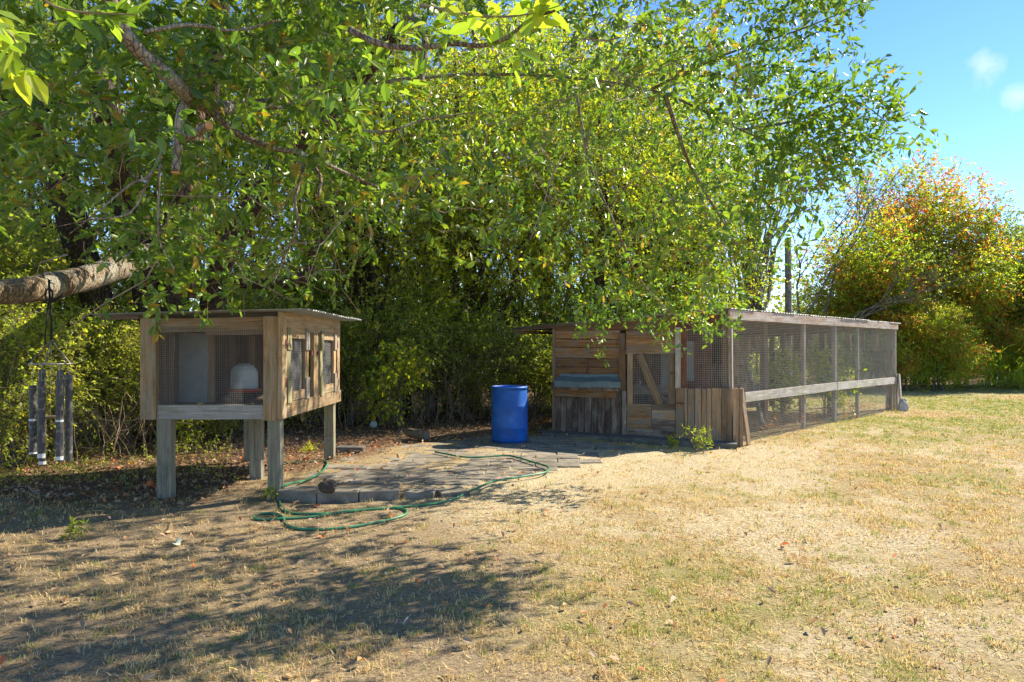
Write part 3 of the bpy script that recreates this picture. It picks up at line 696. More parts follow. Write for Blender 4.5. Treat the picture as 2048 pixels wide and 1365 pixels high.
# side
hp('side_top_board', hs(1037, 118, .022), hs(1358, 148, .022), .20, .04, EX)
hp('side_bottom_board', hs(1035, 612, .022), hs(1362, 522, .022), .155, .04, EX)
for u0, va, vb, w_ in ((1225, 160, 556, .18), (1348, 172, 500, .11)):
    hp('side_stile', hs(u0, vb, .02), hs(u0, va, .02), w_, .04, EX)
def hdoor(u0, u1, v0l, v0r, v1l, v1r, wst, hinges_left):
    dr = MB().box(hs((u0+u1)/2, (v0l+v1l)/2, .01), (.01, .01, .01)).build('door', M['hutch'], hutch, loc=hs((u0+u1)/2, (v0l+v1l)/2, .01))
    L0, L1, R0, R1 = hs(u0, v1l, .03), hs(u0, v0l, .03), hs(u1, v1r, .03), hs(u1, v0r, .03)
    st = wst/2
    hp('door_stile', L0+EY*st, L1+EY*st, wst, .03, EX, 'green', dr); hp('door_stile', R0-EY*st, R1-EY*st, wst, .03, EX, 'hutch', dr)
    hp('door_rail', L1+EY*wst-EZ*.055, R1-EY*wst-EZ*.055, .10, .028, EX, 'hutch', dr); hp('door_rail', L0+EY*wst+EZ*.06, R0-EY*wst+EZ*.06, .10, .028, EX, 'hutch', dr)
    for q_, ee in ((L0, 1), (R0, -1)):
        hp('corner_block', q_+EY*st*ee+EX*.022, q_+EY*st*ee+EX*.022+EZ*.24, wst*.95, .02, EX, 'green' if ee > 0 else 'grey', dr)
    for q_, ee in ((L1, 1), (R1, -1)):
        hp('corner_block', q_+EY*st*ee+EX*.022, q_+EY*st*ee+EX*.022-EZ*.23, wst*.95, .02, EX, 'green' if ee > 0 else 'grey', dr)
    a_ = L0+EX*-.02; wiremesh('wire_mesh', a_, R0-L0, L1-L0, .019, .019, .0013, M['wire_dark'], dr)
    hy = L0 if hinges_left else R0
    for zz in (.22, .62):
        MB().box(Vector((HX1+.05, hy.y+(-.03 if hinges_left else .03), hy.z+zz)), (.012, .09, .10)).build('hinge', M['rust'], dr)
    return dr
hdoor(1066, 1186, 152, 166, 566, 535, .13, True)
hdoor(1250, 1336, 170, 180, 524, 498, .11, False)
for u_ in (1206, 1243): MB().box(hs(u_, 292, .05), (.03, .03, .05)).build('turn_latch', M['rust'], hutch)
# back and left walls, floor, ridge inside
for k in range(13):
    y0 = HY0+.12+k*.187
    if k in (6,): continue
    hp('wall_board', Vector((HX0+.03, y0, HZ0)), Vector((HX0+.03, y0, hroof(HX0)-.01)), .18, .02, EX, 'hutch_dark', seg=1)
for k in range(8):
    x0 = HX0+.09+k*.177
    z0 = HZ0 if k < 5 else 1.5
    hp('back_board', Vector((x0, HY1-.02, z0)), Vector((x0, HY1-.02, hroof(x0)-.01)), .172, .02, EY, 'hutch_dark', seg=1)
hp('back_rail', Vector((HX0, HY1, HZ0+.07)), Vector((HX1, HY1, HZ0+.07)), .15, .04, EY, 'leg')
hp('back_post', Vector((HX1-.05, HY1-.02, HZ0)), Vector((HX1-.05, HY1-.02, 1.9)), .1, .09, EX)
for k in range(9): hp('floor_board', Vector((HX0+.05, HY0+.18+k*.26, HZ0+.03)), Vector((HX1-.05, HY0+.18+k*.26, HZ0+.03)), .245, .025, EZ, 'leg', seg=1)
hp('nest_panel', P(*c1(538, 560), 7.75), P(*c1(545, 182), 7.75), .42, .015, -EY, 'panel')
hp('nest_panel', P(*c1(430, 560), 7.6), P(*c1(436, 200), 7.6), .10, .015, -EY+EX, 'panel')
hp('divider_post', P(*c1(655, 560), 7.8), P(*c1(652, 160), 7.8), .09, .06, -EY, 'hutch')
hp('divider_post', P(*c1(884, 530), 9.2), P(*c1(884, 200), 9.2), .07, .05, -EY, 'hutch')
# legs
for (lx, ly, w_) in ((-3.59, 7.03, .145), (-2.455, 7.03, .13), (-3.03, 8.05, .135), (-3.63, 9.38, .12), (-2.53, 9.42, .13)):
    hp('leg', Vector((lx, ly+.06, -.08)), Vector((lx, ly+.06, HZ0+.02)), w_, .11, -EY, 'leg')
# roof sheets: corrugations run across the hutch
for k in range(4):
    y0 = HY0-.11+k*.655; y1 = y0+.70; nc = 38; vv, ff = [], []
    xa, xb = -4.25+R.uniform(-.03, .03), -2.10+R.uniform(-.02, .02)
    for j in range(nc+1):
        yy = y0+(y1-y0)*j/nc; hh = .010*math.cos(j*math.pi/2.4)+.012+.004*(k % 2)
        for q_ in range(5):
            x_ = xa+(xb-xa)*q_/4; vv.append(Vector((x_, yy, hroof(x_)+hh+R.uniform(-.002, .002))))
        if j:
            i0 = 5*(j-1)
            for q_ in range(4): ff.append((i0+q_, i0+q_+1, i0+q_+6, i0+q_+5))
    mb = MB(); mb.v = vv; mb.f = ff; ob = mb.build('roof_sheet', M['tin'], hutch, smooth=True)
    md = ob.modifiers.new('thick', 'SOLIDIFY'); md.thickness = .003
hp('eave_batten', Vector((-4.2, HY0-.05, hroof(-4.2)-.02)), Vector((-3.82, HY0-.05, hroof(-3.82)-.02)), .03, .04, EZ, 'hutch_dark')
mb = MB(); c_ = hs(1157, 640, -.1); mb.tube([c_+Vector((.012*math.sin(t_), 0, .05*math.cos(t_))) for t_ in np.linspace(0, 6.3, 12)], .004, 5, False); mb.build('rope_loop', M['rope'], hutch, smooth=True)
# waterer on a straw heap inside
wp = P(*c1(842, 495), 8.35)
wt = thing('poultry_waterer', 'white domed poultry waterer with red base inside the raised hutch', 'waterer', wp)
MB().lathe([(.001, .335), (.06, .33), (.11, .30), (.148, .25), (.158, .19), (.15, .185), (.158, .178), (.158, .11), (.151, .105), (.158, .10), (.158, .025), (.15, .02), (.001, .02)], 36, wp).build('reservoir', M['plastic_white'], wt, smooth=True)
MB().lathe([(.001, -.02), (.19, -.02), (.21, .03), (.20, .03), (.18, 0), (.001, 0)], 36, wp).build('drinking_tray', M['plastic_red'], wt, smooth=True)
rock('straw_heap', wp-Vector((-.02, 0, .125)), .24, M['straw'], 'dark brown heap of straw bedding under the white waterer', 'bedding', (1.3, 1, .45))

# ------------------------------------------------------------------ barrel
t = M['barrel'].node_tree; b = t.nodes['Principled BSDF']; v, rnd = objvec(t); old = b.inputs['Base Color'].links[0].from_socket
sc_ = noise(t, mapping(t, v, (3, 3, 1)), 3.2, 8, .7, .5); fl = noise(t, v, 55, 3, .6)
c_ = mix(t, rng(t, sc_, .52, .70, 0, .40), old, (.07, .10, .16)); c_ = mix(t, rng(t, fl, .62, .72, 0, .35), c_, (.12, .22, .42))
t.links.new(c_, b.inputs['Base Color']); t.links.new(rng(t, sc_, .4, .65, .38, .7), b.inputs['Roughness'])
bp = GP(1019, 889)
bt = thing('plastic_barrel', 'blue plastic barrel standing upright on the pavers', 'barrel', bp)
prof = [(.001, .05), (.25, .05), (.262, .05)]
prof = [(.001, .045), (.245, .045), (.268, .052), (.283, .075), (.289, .12), (.291, .26), (.296, .275), (.296, .30), (.291, .315), (.293, .47), (.292, .60), (.297, .615), (.297, .64), (.291, .655), (.289, .84), (.284, .875), (.281, .90), (.293, .905), (.295, .93), (.288, .945), (.272, .945), (.268, .93), (.266, .90), (.001, .905)]
MB().lathe([(r_, z-.0) for r_, z in prof], 48, bp).build('drum', M['barrel'], bt, smooth=True)
for sx in (-.14, .14): MB().lathe([(.001, .925), (.03, .925), (.034, .92), (.034, .9)], 16, bp+Vector((sx, 0, 0))).build('bung', M['barrel'], bt)
paver(bp.x+.03, bp.y, .66, .62, .08, .05, M['concrete_dark'], .1, 0)

# ------------------------------------------------------------------ hose
hose_px = [(565,927.7),(600,925.5),(635,923),(650,922.5),(654.5,929),(641,945.4),(609,961.5),(578,968),(562,975),(558,986),(559,1001.8),(565.4,1018),(586.4,1027),(634.7,1028.2),(679.8,1026),(737.8,1019.5),(780,1016.5),(804,1018),(814,1024),(806,1031.5),(780,1039.5),(744.3,1047),(699,1055),(641,1059),(597,1057.5),(576,1051.5),(569.6,1043),(563,1032.5),(544.5,1027),(518.7,1028.5),(507.4,1034),(518.7,1039.5),(560.6,1038.2),(608.9,1035.4),(645,1031),(692.7,1023),(750,1018.5),(802.3,1014.7),(866.7,1008.2),(905.4,998.6),(931.2,987.3),(963.4,972.8),(989.2,962.5),(1044,953.5),(1082.7,947),(1097,940.6),(1092.3,932.5),(1060,922.8),(1034.3,914.8),(1008.5,911.6),(957,914.8),(924.7,914.1),(892.5,908.3),(870,904)]
def surf(x_, y_):
    h = float(gz(x_, y_))
    if -2.65 < x_ < -1.18 and 7.0 < y_ < 7.48: return .105
    if -1.25 < x_ < -.2 and 6.95 < y_ < 7.5: return .066
    if inpoly([x_], [y_], PATIO)[0]: return max(.060, h)
    return h
hp_ = []
for px_, py_ in hose_px:
    z = .02
    for _ in range(4): p_ = GP(px_, py_, z); z = surf(p_.x, p_.y)+.012
    hp_.append(GP(px_, py_, z))
def catmull(pts, n=6):
    r_ = []
    for k in range(len(pts)-1):
        p0, p1, p2, p3 = pts[max(k-1, 0)], pts[k], pts[k+1], pts[min(k+2, len(pts)-1)]
        for j in range(n):
            t_ = j/n; r_.append(.5*((2*p1)+(p2-p0)*t_+(2*p0-5*p1+4*p2-p3)*t_*t_+(3*p1-p0-3*p2+p3)*t_**3))
    return r_+[pts[-1]]
tag(MB().tube(catmull(hp_, 6), .0125, 8).build('garden_hose', M['hose'], None, loc=hp_[20], smooth=True), 'green garden hose lying in loops across the pavers and dirt', 'hose')

# ------------------------------------------------------------------ small ground things
rock('dried_cone', GP(655, 985, .1)+Vector((0, 0, .06)), .075, M['cone'], 'dark brown dried cone sitting on the raised edge block', 'cone', (1.2, .9, .95))
lg = thing('cut_log', 'short pale cut log lying at the edge of the leaf litter', 'log', GP(850, 880))
lp = GP(852, 881)+Vector((0, 0, .07)); lq = lp+Vector((-.34, .35, .02))
MB().tube([lp, lq], [.085, .08], 12, True, .03).build('log_body', M['bark_light'], lg, smooth=True)
MB().tube([lp+Vector((.006, -.006, 0)), lp+Vector((.002, -.002, 0))], [.07, .07], 12).build('cut_end', M['concrete'], lg)
blk = MB(); c_ = GP(700, 908); blk.box(c_+Vector((0, .05, .05)), (.40, .2, .10), Matrix.Rotation(-.05, 3, 'Z'))
tag(blk.build('concrete_block', M['concrete_dark'], None, loc=c_), 'single grey concrete block lying behind the pavers near the hutch back leg', 'block')
rock('crumpled_wrapper', GP(747, 856)+Vector((0, 0, .05)), .085, M['wrap'], 'small crumpled pale green wrapper in the leaf litter', 'litter', (.9, .6, 1))
def big_leaf(px_, py_, L, wd, c_, label, up=.5, nm='fallen_leaf'):
    p_ = GP(px_, py_); p_.z = surf(p_.x, p_.y)+.01; mb = MB(); n1 = 8; a0 = R.uniform(0, 6)
    ed = []
    for k in range(12):
        a_ = 2*math.pi*k/12; rr = (.5+.14*(k % 2)); ed.append(Vector((math.cos(a_)*L*rr, math.sin(a_)*wd*rr, (.22*L*math.cos(2*a_)+.1*L))))
    Mx = Matrix.Rotation(a0, 3, 'Z') @ Matrix.Rotation(up, 3, 'Y')
    i0 = len(mb.v); mb.v.append(Vector((0, 0, 0))); mb.v += ed; mb.f += [(0, 1+k, 1+(k+1) % 12) for k in range(12)]
    zmin = min((Mx @ q_).z for q_ in mb.v); mb.v = [p_+Mx @ q_+Vector((0, 0, -zmin)) for q_ in mb.v]
    mm = plain('big_leaf_blade', c_, .8, .3, 25)
    return tag(mb.build(nm, mm, None, loc=p_), label, 'fallen leaf')
big_leaf(300, 978, .11, .09, (.50, .13, .03), 'large curled orange fallen leaf beside the hutch front left leg', .5)
big_leaf(66, 985, .10, .09, (.52, .42, .34), 'large pale pinkish fallen leaf standing below the wind chime', .45)
big_leaf(337, 1063, .10, .06, (.42, .27, .12), 'tan curled fallen leaf on the dirt in front of the hutch', .5)
big_leaf(352, 1088, .09, .06, (.50, .50, .34), 'flat pale yellow green fallen leaf in the dirt before the hutch', .2)
big_leaf(635, 1012, .07, .05, (.45, .12, .05), 'red brown fallen leaf just below the raised edge blocks', .3)
big_leaf(785, 1035, .08, .06, (.50, .18, .05), 'orange fallen leaf lying against the small hose loop', .5)
big_leaf(645, 1072, .07, .05, (.52, .14, .04), 'bright orange fallen leaf in the dirt below the long hose bend', .3)
big_leaf(798, 927, .09, .07, (.52, .24, .08), 'orange fallen leaf on the middle of the pavers', .6)

# ------------------------------------------------------------------ foliage machinery
def nrm(a): return a/np.maximum(np.linalg.norm(a, axis=-1, keepdims=True), 1e-9)
def foliage(centers, twigs, spread, tlen, per, L, wd, bias=(0, 0, 0), outward=None, hue=.18, fine=False, up=.9, rbase=None):
    """sprays of leaves: every clump centre gets twigs, every twig gets leaves set along it"""
    c = np.asarray(centers, float); n = len(c); tw = n*twigs
    c = np.repeat(c, twigs, 0)
    spread = np.repeat(np.broadcast_to(spread, (n,)), twigs)
    base = c+G.normal(0, 1, (tw, 3))*spread[:, None]*np.array([1, 1, .75])
    d = G.normal(0, 1, (tw, 3))+np.asarray(bias)
    d += nrm(base-c)*.8
    if outward is not None: d += nrm(base-np.asarray(outward))*1.1
    d = nrm(d); tl = tlen*G.uniform(.5, 1.2, tw)
    t_ = (np.arange(per)+.5)/per; t_ = t_[None]+G.uniform(-.4, .4, (tw, per))/per
    p = base[:, None]+d[:, None]*(t_*tl[:, None])[..., None]; p[..., 2] -= (t_**2)*(tl*.18)[:, None]
    p = p.reshape(-1, 3); m_ = len(p); dd = np.repeat(d, per, 0)
    ld = nrm(dd*.75+nrm(G.normal(0, 1, (m_, 3)))*.95+np.array([0, 0, -.12])); un = nrm(G.normal(0, 1, (m_, 3))*.75+np.array([0, 0, up]))
    s = nrm(np.cross(ld, un)); u = np.cross(s, ld)
    LL = (L*G.uniform(.6, 1.25, m_))[:, None]; ww = LL*(wd/L)*.5*G.uniform(.8, 1.2, m_)[:, None]; fo = ww*.35
    ch = np.repeat(G.uniform(0, 1, n), twigs*per); rnd = np.clip(ch*hue*1.6+G.uniform(0, 1, m_)**1.3*(1-hue*.8), 0, 1)
    if fine:
        v = np.stack([p, p+ld*LL*.3+s*ww*.8+u*fo, p+ld*LL*.68+s*ww*.85+u*fo*.8, p+ld*LL-u*LL*.10, p+ld*LL*.68-s*ww*.85+u*fo*.8, p+ld*LL*.3-s*ww*.8+u*fo], 1).reshape(-1, 3)
        i = np.arange(m_)[:, None]*6; f = np.stack([i+np.array([0, 1, 2, 3]), i+np.array([0, 3, 4, 5])], 1).reshape(-1, 4); rnd = np.repeat(rnd, 2)
    else:
        v = np.stack([p, p+ld*LL*.5+s*ww+u*fo, p+ld*LL, p+ld*LL*.5-s*ww+u*fo], 1).reshape(-1, 3)
        f = np.arange(m_)[:, None]*4+np.array([0, 1, 2, 3])
    return v, f, rnd, (base, d, tl)
def twigmesh(tw, r, frac=1.0):
    base, d, tl = tw; k = G.random(len(base)) < frac; base, d, tl = base[k], d[k], tl[k]; n = len(base)
    s = nrm(np.cross(d, G.normal(0, 1, (n, 3)))); u = np.cross(d, s); vs = []
    back = base-d*(tl*.35)[:, None]
    end = base+d*tl[:, None]; end[:, 2] -= tl*.18
    for q_, rr in ((back, r), (end, r*.4)):
        for a_ in (0, 2.09, 4.19): vs.append(q_+(s*math.cos(a_)+u*math.sin(a_))*rr)
    v = np.stack(vs, 1).reshape(-1, 3); i = np.arange(n)[:, None]*6
    f = np.stack([i+np.array([j, (j+1) % 3, 3+(j+1) % 3, 3+j]) for j in range(3)], 1).reshape(-1, 4); return v, f
def add_np(name, v, f, mat, parent, rnd=None, stuff=True, smooth=False):
    o_ = np.array(W[parent.name].translation); me = npmesh(name, v-o_, f, mat, {'rnd': ('FACE', rnd)} if rnd is not None else None, smooth)
    ob = bpy.data.objects.new(name, me); link(ob, T(o_), parent)
    if stuff: ob['kind'] = 'stuff'
    return ob
def merge(parts):
    vs, fs, rs, o_ = [], [], [], 0
    for v, f, r_ in parts: vs.append(v); fs.append(f+o_); rs.append(r_); o_ += len(v)
    return np.concatenate(vs), np.concatenate(fs), np.concatenate(rs)
def sample_region(n, poly, d0, d1, dens=None):
    """points inside a drawn outline, between two distances"""
    res = []; xs_ = [q_[0] for q_ in poly]; ys_ = [q_[1] for q_ in poly]
    while len(res) < n:
        px_, py_ = R.uniform(min(xs_), max(xs_)), R.uniform(min(ys_), max(ys_))
        if not inpoly([px_], [py_], poly)[0]: continue
        d = R.uniform(d0 if not callable(d0) else d0(px_), d1 if not callable(d1) else d1(px_)); res.append(P(px_, py_, d))
    return np.array([tuple(q_) for q_ in res])
def wobble(a, b_, n, amp, sag=0):
    a, b_ = Vector(a), Vector(b_); L = (b_-a).length; r_ = []
    o_ = Vector((0, 0, 0))
    for k in range(n+1):
        t_ = k/n
        if 0 < k < n: o_ = o_*.6+Vector((R.uniform(-1, 1), R.uniform(-1, 1), R.uniform(-1, 1)))*amp*L
        r_.append(a.lerp(b_, t_)+(o_*math.sin(math.pi*t_))+Vector((0, 0, sag*L*math.sin(math.pi*t_))))
    return r_

# ------------------------------------------------------------------ the big oak over the yard
oak = thing('live_oak', 'large live oak with dark trunks behind the hutch and leafy boughs over the yard', 'tree', (-5.7, 11.6, 0))
tr = MB()
def stem(pts, r0, r1, n=12, jit=.07, mb=tr, k=5):
    c_ = catmull([Vector(p_) for p_ in pts], k); m_ = len(c_); mb.tube(c_, [r0+(r1-r0)*j/(m_-1) for j in range(m_)], n, True, jit)
stem([(-5.9, 11.6, -.2), P(305, 700, 11.5), P(300, 560, 11.4), P(255, 400, 11), P(225, 250, 10), P(150, 60, 9.5), P(60, -200, 9)], .34, .14)
stem([(-5.5, 11.7, -.2), P(350, 700, 11.5), P(350, 600, 11.4), P(345, 450, 11.2), P(390, 300, 10.8), P(430, 100, 10.2), P(460, -200, 9.5)], .28, .12)
stem([(-5.2, 12.0, -.2), P(420, 700, 11.9), P(425, 600, 11.6), P(470, 470, 11), P(560, 330, 10), P(680, 200, 9), P(800, 60, 8)], .24, .09)
stem([(-6.1, 11.6, -.1), P(180, 560, 11), P(100, 280, 9.8), P(20, 190, 9), P(-100, 100, 8)], .26, .15)
stem([P(425, 560, 11.7), P(600, 560, 11.5), P(640, 480, 11.4), P(760, 330, 11)], .13, .05)
tr.build('trunk', M['bark_dark'], oak, smooth=True)
lm = MB(); stem([P(-260, 640, 4.6), P(-60, 592, 5.2), P(60, 580, 5.7), P(160, 560, 6.6), P(240, 535, 7.6), P(280, 520, 9.2), P(300, 505, 11.2)], .082, .16, 12, .05, lm)
lm.build('chime_limb', M['bark_light'], oak, smooth=True)
rb = MB(); stem([P(400, 130, 7.2), P(392, 250, 6.9), P(380, 400, 6.6), P(384, 500, 6.5), P(378, 592, 6.4)], .075, .092, 12, .06, rb)
rb.build('pruned_limb', M['bark_red'], oak, smooth=True)
# near boughs in view, pale and smooth
bo = MB()
def bough(pts, r0, r1): stem(pts, r0, r1, 8, .04, bo, 4)
bough([P(120, -160, 3.2), P(215, -10, 3.3), P(262, 85, 3.4), P(335, 152, 3.6), P(400, 205, 4.0), P(470, 215, 4.8), P(620, 200, 6)], .031, .05)
bough([P(372, 205, 3.85), P(360, 240, 3.8), P(356, 290, 3.8), P(351, 345, 3.75)], .028, .022)
bough([P(362, 282, 3.8), P(388, 268, 3.7), P(417, 252, 3.6)], .021, .023)
bough([P(290, 65, 3.4), P(380, 50, 3.4), P(470, 62, 3.5), P(560, 40, 3.6)], .012, .006)
bough([P(700, 60, 2.9), P(760, 88, 2.8), P(830, 97, 2.7), P(900, 88, 2.5), P(960, 92, 2.4), P(1010, 78, 2.3), P(1060, 40, 2.2), P(1110, 22, 2.15)], .014, .004)
bough([P(600, 300, 4.2), P(606, 340, 4.2), P(590, 400, 4.1), P(596, 450, 4.1), P(572, 510, 4.1), P(545, 570, 4.0)], .013, .005)
bough([P(600, 310, 4.2), P(640, 350, 4.1), P(636, 395, 4.0)], .012, .010)
bough([P(330, 290, 3.8), P(300, 350, 3.8), P(260, 370, 3.8), P(200, 420, 3.7), P(140, 468, 3.7)], .010, .003)
bough([P(300, 350, 3.8), P(262, 425, 3.8), P(180, 440, 3.7), P(110, 455, 3.7)], .007, .002)
bough([P(320, 330, 3.8), P(316, 440, 3.8), P(322, 490, 3.8), P(350, 540, 3.8)], .007, .003)
bough([P(400, 205, 4.0), P(480, 270, 4.1), P(560, 300, 4.2), P(600, 306, 4.2), P(700, 350, 4.6), P(790, 390, 5)], .022, .008)
bough([P(600, 205, 8), P(800, 160, 8), P(1050, 150, 8), P(1300, 180, 7.6), P(1480, 260, 7), P(1620, 320, 6.6)], .028, .005)
bough([P(1300, 180, 7.6), P(1450, 110, 7), P(1600, 60, 6.4), P(1730, 5, 6.2)], .016, .004)
bough([P(1480, 260, 6.4), P(1600, 240, 6.4), P(1700, 200, 6.4), P(1780, 250, 6.4)], .014, .004)
bough([P(640, 240, 4.6), P(760, 265, 4.8), P(850, 240, 5), P(950, 225, 5.2)], .012, .005)
bough([P(1150, 170, 7.9), P(1180, 330, 7.8), P(1230, 450, 7.2), P(1280, 560, 7.8), P(1360, 640, 8.2), P(1440, 670, 8.3)], .018, .005)
bough([P(1330, 190, 6.2), P(1380, 330, 6.5), P(1450, 450, 7), P(1500, 530, 7.2)], .022, .005)
bough([P(800, 60, 8), P(820, 30, 7.6), P(850, 80, 7.2), P(840, 180, 7)], .05, .03)
bo.build('boughs', M['bark_light'], oak, smooth=True)
for p_, q_, r_ in ((P(351, 345, 3.75), P(351, 348, 3.75), .0215), (P(417, 252, 3.6), P(419.5, 251, 3.595), .0225), (P(378, 592, 6.4), P(378, 595, 6.4), .085)):
    MB().tube([p_, q_], [r_, r_*.96], 12).build('cut_face', M['cut'] if r_ < .05 else M['bark_red'], oak)
# bare little twigs hanging in the crown
tw = MB()
for k in range(150):
    px_, py_ = R.uniform(0, 1300), R.uniform(60, 560)
    if px_ > 760 and py_ > 420: continue
    a_ = P(px_, py_, R.uniform(3.6, 6.5)); L = R.uniform(.25, .7); b2 = a_+Vector((R.uniform(-1, 1), R.uniform(-.6, .6), R.uniform(-1, .35))).normalized()*L
    w_ = wobble(a_, b2, 5, .09); tw.tube(w_, [.0045*(1-.7*j/5) for j in range(6)], 4, False)
    if R.random() < .6: tw.tube(wobble(w_[2], w_[2]+Vector((R.uniform(-1, 1), R.uniform(-.6, .6), R.uniform(-1, .2))).normalized()*L*.5, 3, .1), [.003, .0026, .002, .0012], 3, False)
tw.build('bare_twigs', M['twig'], oak, stuff=True)
# foliage
polyL = [(-700, -900), (950, -900), (950, 120), (900, 330), (860, 450), (760, 500), (640, 530), (560, 550), (430, 530), (330, 490), (240, 400), (110, 370), (0, 390), (-120, 400), (-700, 560)]
polyR = [(850, -900), (1500, -700), (1660, -150), (1700, -10), (1600, 60), (1560, 110), (1660, 170), (1720, 260), (1620, 320), (1520, 400), (1460, 470), (1400, 540), (1300, 570), (1180, 540), (1060, 450), (900, 330)]
parts = []; tws = []
def addf(c_, *a_, **k_):
    v, f, r_, tw_ = foliage(c_, *a_, fine=True, **k_); parts.append((v, f, r_)); tws.append(tw_)
addf(sample_region(330, polyL, lambda p_: 4.0, lambda p_: 8.5), 15, .22, .22, 9, .085, .040, hue=.2)
addf(sample_region(11, [(240, 440), (440, 440), (450, 590), (330, 600), (250, 560)], 5.0, 6.2), 12, .12, .18, 8, .085, .042, hue=.2)
addf(sample_region(60, [(-200, -200), (880, -200), (860, 150), (560, 320), (200, 330), (-200, 420)], 3.6, 4.6), 9, .15, .18, 8, .085, .038, hue=.2)
addf(sample_region(100, polyR, 5.2, 8.2), 20, .30, .24, 8, .08, .037, hue=.2)
fr_ = [(1700, -20), (1620, 40), (1560, 100), (1500, 150), (1640, 170), (1700, 190), (1740, 235), (1770, 250), (1680, 270), (1620, 300), (1700, 310), (1600, 360), (1540, 400), (1500, 460), (1560, 230), (1600, 210), (1640, 225), (1680, 290), (1590, 320), (1560, 20), (1640, 10), (1520, 330), (1600, 260)]
addf(np.array([tuple(P(a_, b2, R.uniform(6, 6.6))) for a_, b2 in fr_ for _ in range(3)]), 7, .17, .32, 9, .076, .034, bias=(1.2, 0, .45), hue=.2)
lowc = [(1160, 610), (1190, 640), (1230, 625), (1260, 610), (1290, 640), (1330, 610), (1350, 640), (1390, 650), (1420, 665), (1440, 650), (1380, 620), (1310, 600), (1210, 600), (1250, 575), (1330, 570), (1410, 590), (1185, 668), (1440, 600)]
addf(np.array([tuple(P(a_, b2, R.uniform(8.0, 8.9))) for a_, b2 in lowc]), 9, .13, .24, 8, .075, .034, bias=(.2, 0, -.2), hue=.25)
# the part of the crown above and beside the frame
over = []
while len(over) < 75:
    p_ = Vector((R.uniform(-9.5, 4.5), R.uniform(4.5, 13), R.uniform(4.5, 10.5)))
    if ((p_.x+3)/7)**2+((p_.y-9)/5)**2+((p_.z-5)/5.8)**2 < 1 and p_.x+.2*p_.z < 4.2: over.append(tuple(p_))
addf(np.array(over), 14, .30, .32, 8, .10, .045)
addf(sample_region(60, [(1300, 60), (1500, 40), (1570, 200), (1500, 420), (1330, 430), (1150, 300)], 9.0, 12.0), 13, .32, .3, 7, .085, .042)  # deeper in-frame crown clumps, added to cast shade on the patio
v, f, r_ = merge(parts); add_np('crown', v, f, M['oak_leaf'], oak, r_)
for t_ in tws[:4]:
    v, f = twigmesh(t_, .0028, .8); add_np('twigs', v, f, M['twig'], oak)
# foremost leaves, one by one
lv = []
for q_ in range(3):
    mb = MB(); L = 1.0; ww = .21; c__ = [(0, 0, 0), (.25, .17, .03), (.55, .23, .04), (.82, .13, .0), (1, 0, -.07), (.82, -.13, .0), (.55, -.23, .04), (.25, -.17, .03)]
    if q_ == 1: c__[2] = (.6, .26, .06); c__[6] = (.5, -.22, .02)
    mb.v = [Vector(x_) for x_ in c__]+[Vector((.5, 0, -.02))]; mb.f = [(0, 1, 2, 8), (8, 2, 3, 4), (0, 8, 6, 7), (8, 4, 5, 6)]
    me = mb.mesh('leaf', M['bright_leaf'] if q_ < 2 else M['oak_leaf'])
    at = me.attributes.new('rnd', 'FLOAT', 'FACE'); at.data.foreach_set('value', [(.75, .4, .4)[q_]]*4); lv.append(me)
def near_leaf(p_, d_, L, kind):
    ob = bpy.data.objects.new('leaf', lv[kind]); x_ = Vector(d_).normalized(); z_ = Vector((R.gauss(0, .5), R.gauss(-.3, .5), 1)); z_ = (z_-x_*z_.dot(x_)).normalized(); y_ = z_.cross(x_)
    Mx = Matrix((x_*L, y_*L, z_*L)).transposed().to_4x4(); Mx.translation = p_; link(ob, Mx, oak)
def sprig(pts, n, L, kinds):
    c_ = catmull(pts, 8)
    for k in range(n):
        i_ = R.randrange(1, len(c_)-1); t_ = (c_[i_+1]-c_[i_-1]).normalized()
        near_leaf(c_[i_]+Vector((R.gauss(0, .02), R.gauss(0, .03), R.gauss(0, .02))), t_*.8+Vector((R.gauss(0, .6), R.gauss(0, .5), R.gauss(.1, .6))), L*R.uniform(.7, 1.15), R.choice(kinds))
sprig([P(760, 60, 2.7), P(860, 70, 2.5), P(930, 60, 2.4), P(1010, 85, 2.3), P(1040, 130, 2.25)], 42, .085, (0, 1, 1, 2))
sprig([P(860, 20, 2.4), P(960, 30, 2.3), P(1050, 30, 2.2), P(1125, 8, 2.15)], 40, .085, (0, 0, 1))
sprig([P(700, 90, 3.0), P(760, 130, 2.9), P(800, 170, 2.9), P(850, 150, 2.9)], 30, .085, (1, 2, 2))
sprig([P(-60, 30, 1.9), P(10, 60, 1.85), P(40, 100, 1.8), P(20, 150, 1.8)], 34, .085, (0, 1, 1))
sprig([P(60, -20, 2.2), P(130, 20, 2.2), P(220, 30, 2.3), P(270, 30, 2.3)], 34, .085, (1, 1, 2))
sprig([P(290, 190, 3.3), P(360, 240, 3.3), P(330, 300, 3.3), P(260, 300, 3.3)], 34, .085, (1, 2, 2))
sprig([P(640, 190, 3.3), P(700, 210, 3.3), P(740, 170, 3.3)], 24, .085, (1, 2, 2))
sb = MB()
for pts in ([P(-60, 30, 1.9), P(10, 60, 1.85), P(40, 100, 1.8)], [P(60, -20, 2.2), P(130, 20, 2.2), P(270, 30, 2.3)], [P(840, 10, 2.4), P(960, 32, 2.3), P(1050, 30, 2.2), P(1125, 8, 2.15)]):
    stem(pts, .005, .002, 6, 0, sb)
sb.build('sprig_stems', M['twig'], oak, smooth=True, stuff=True)

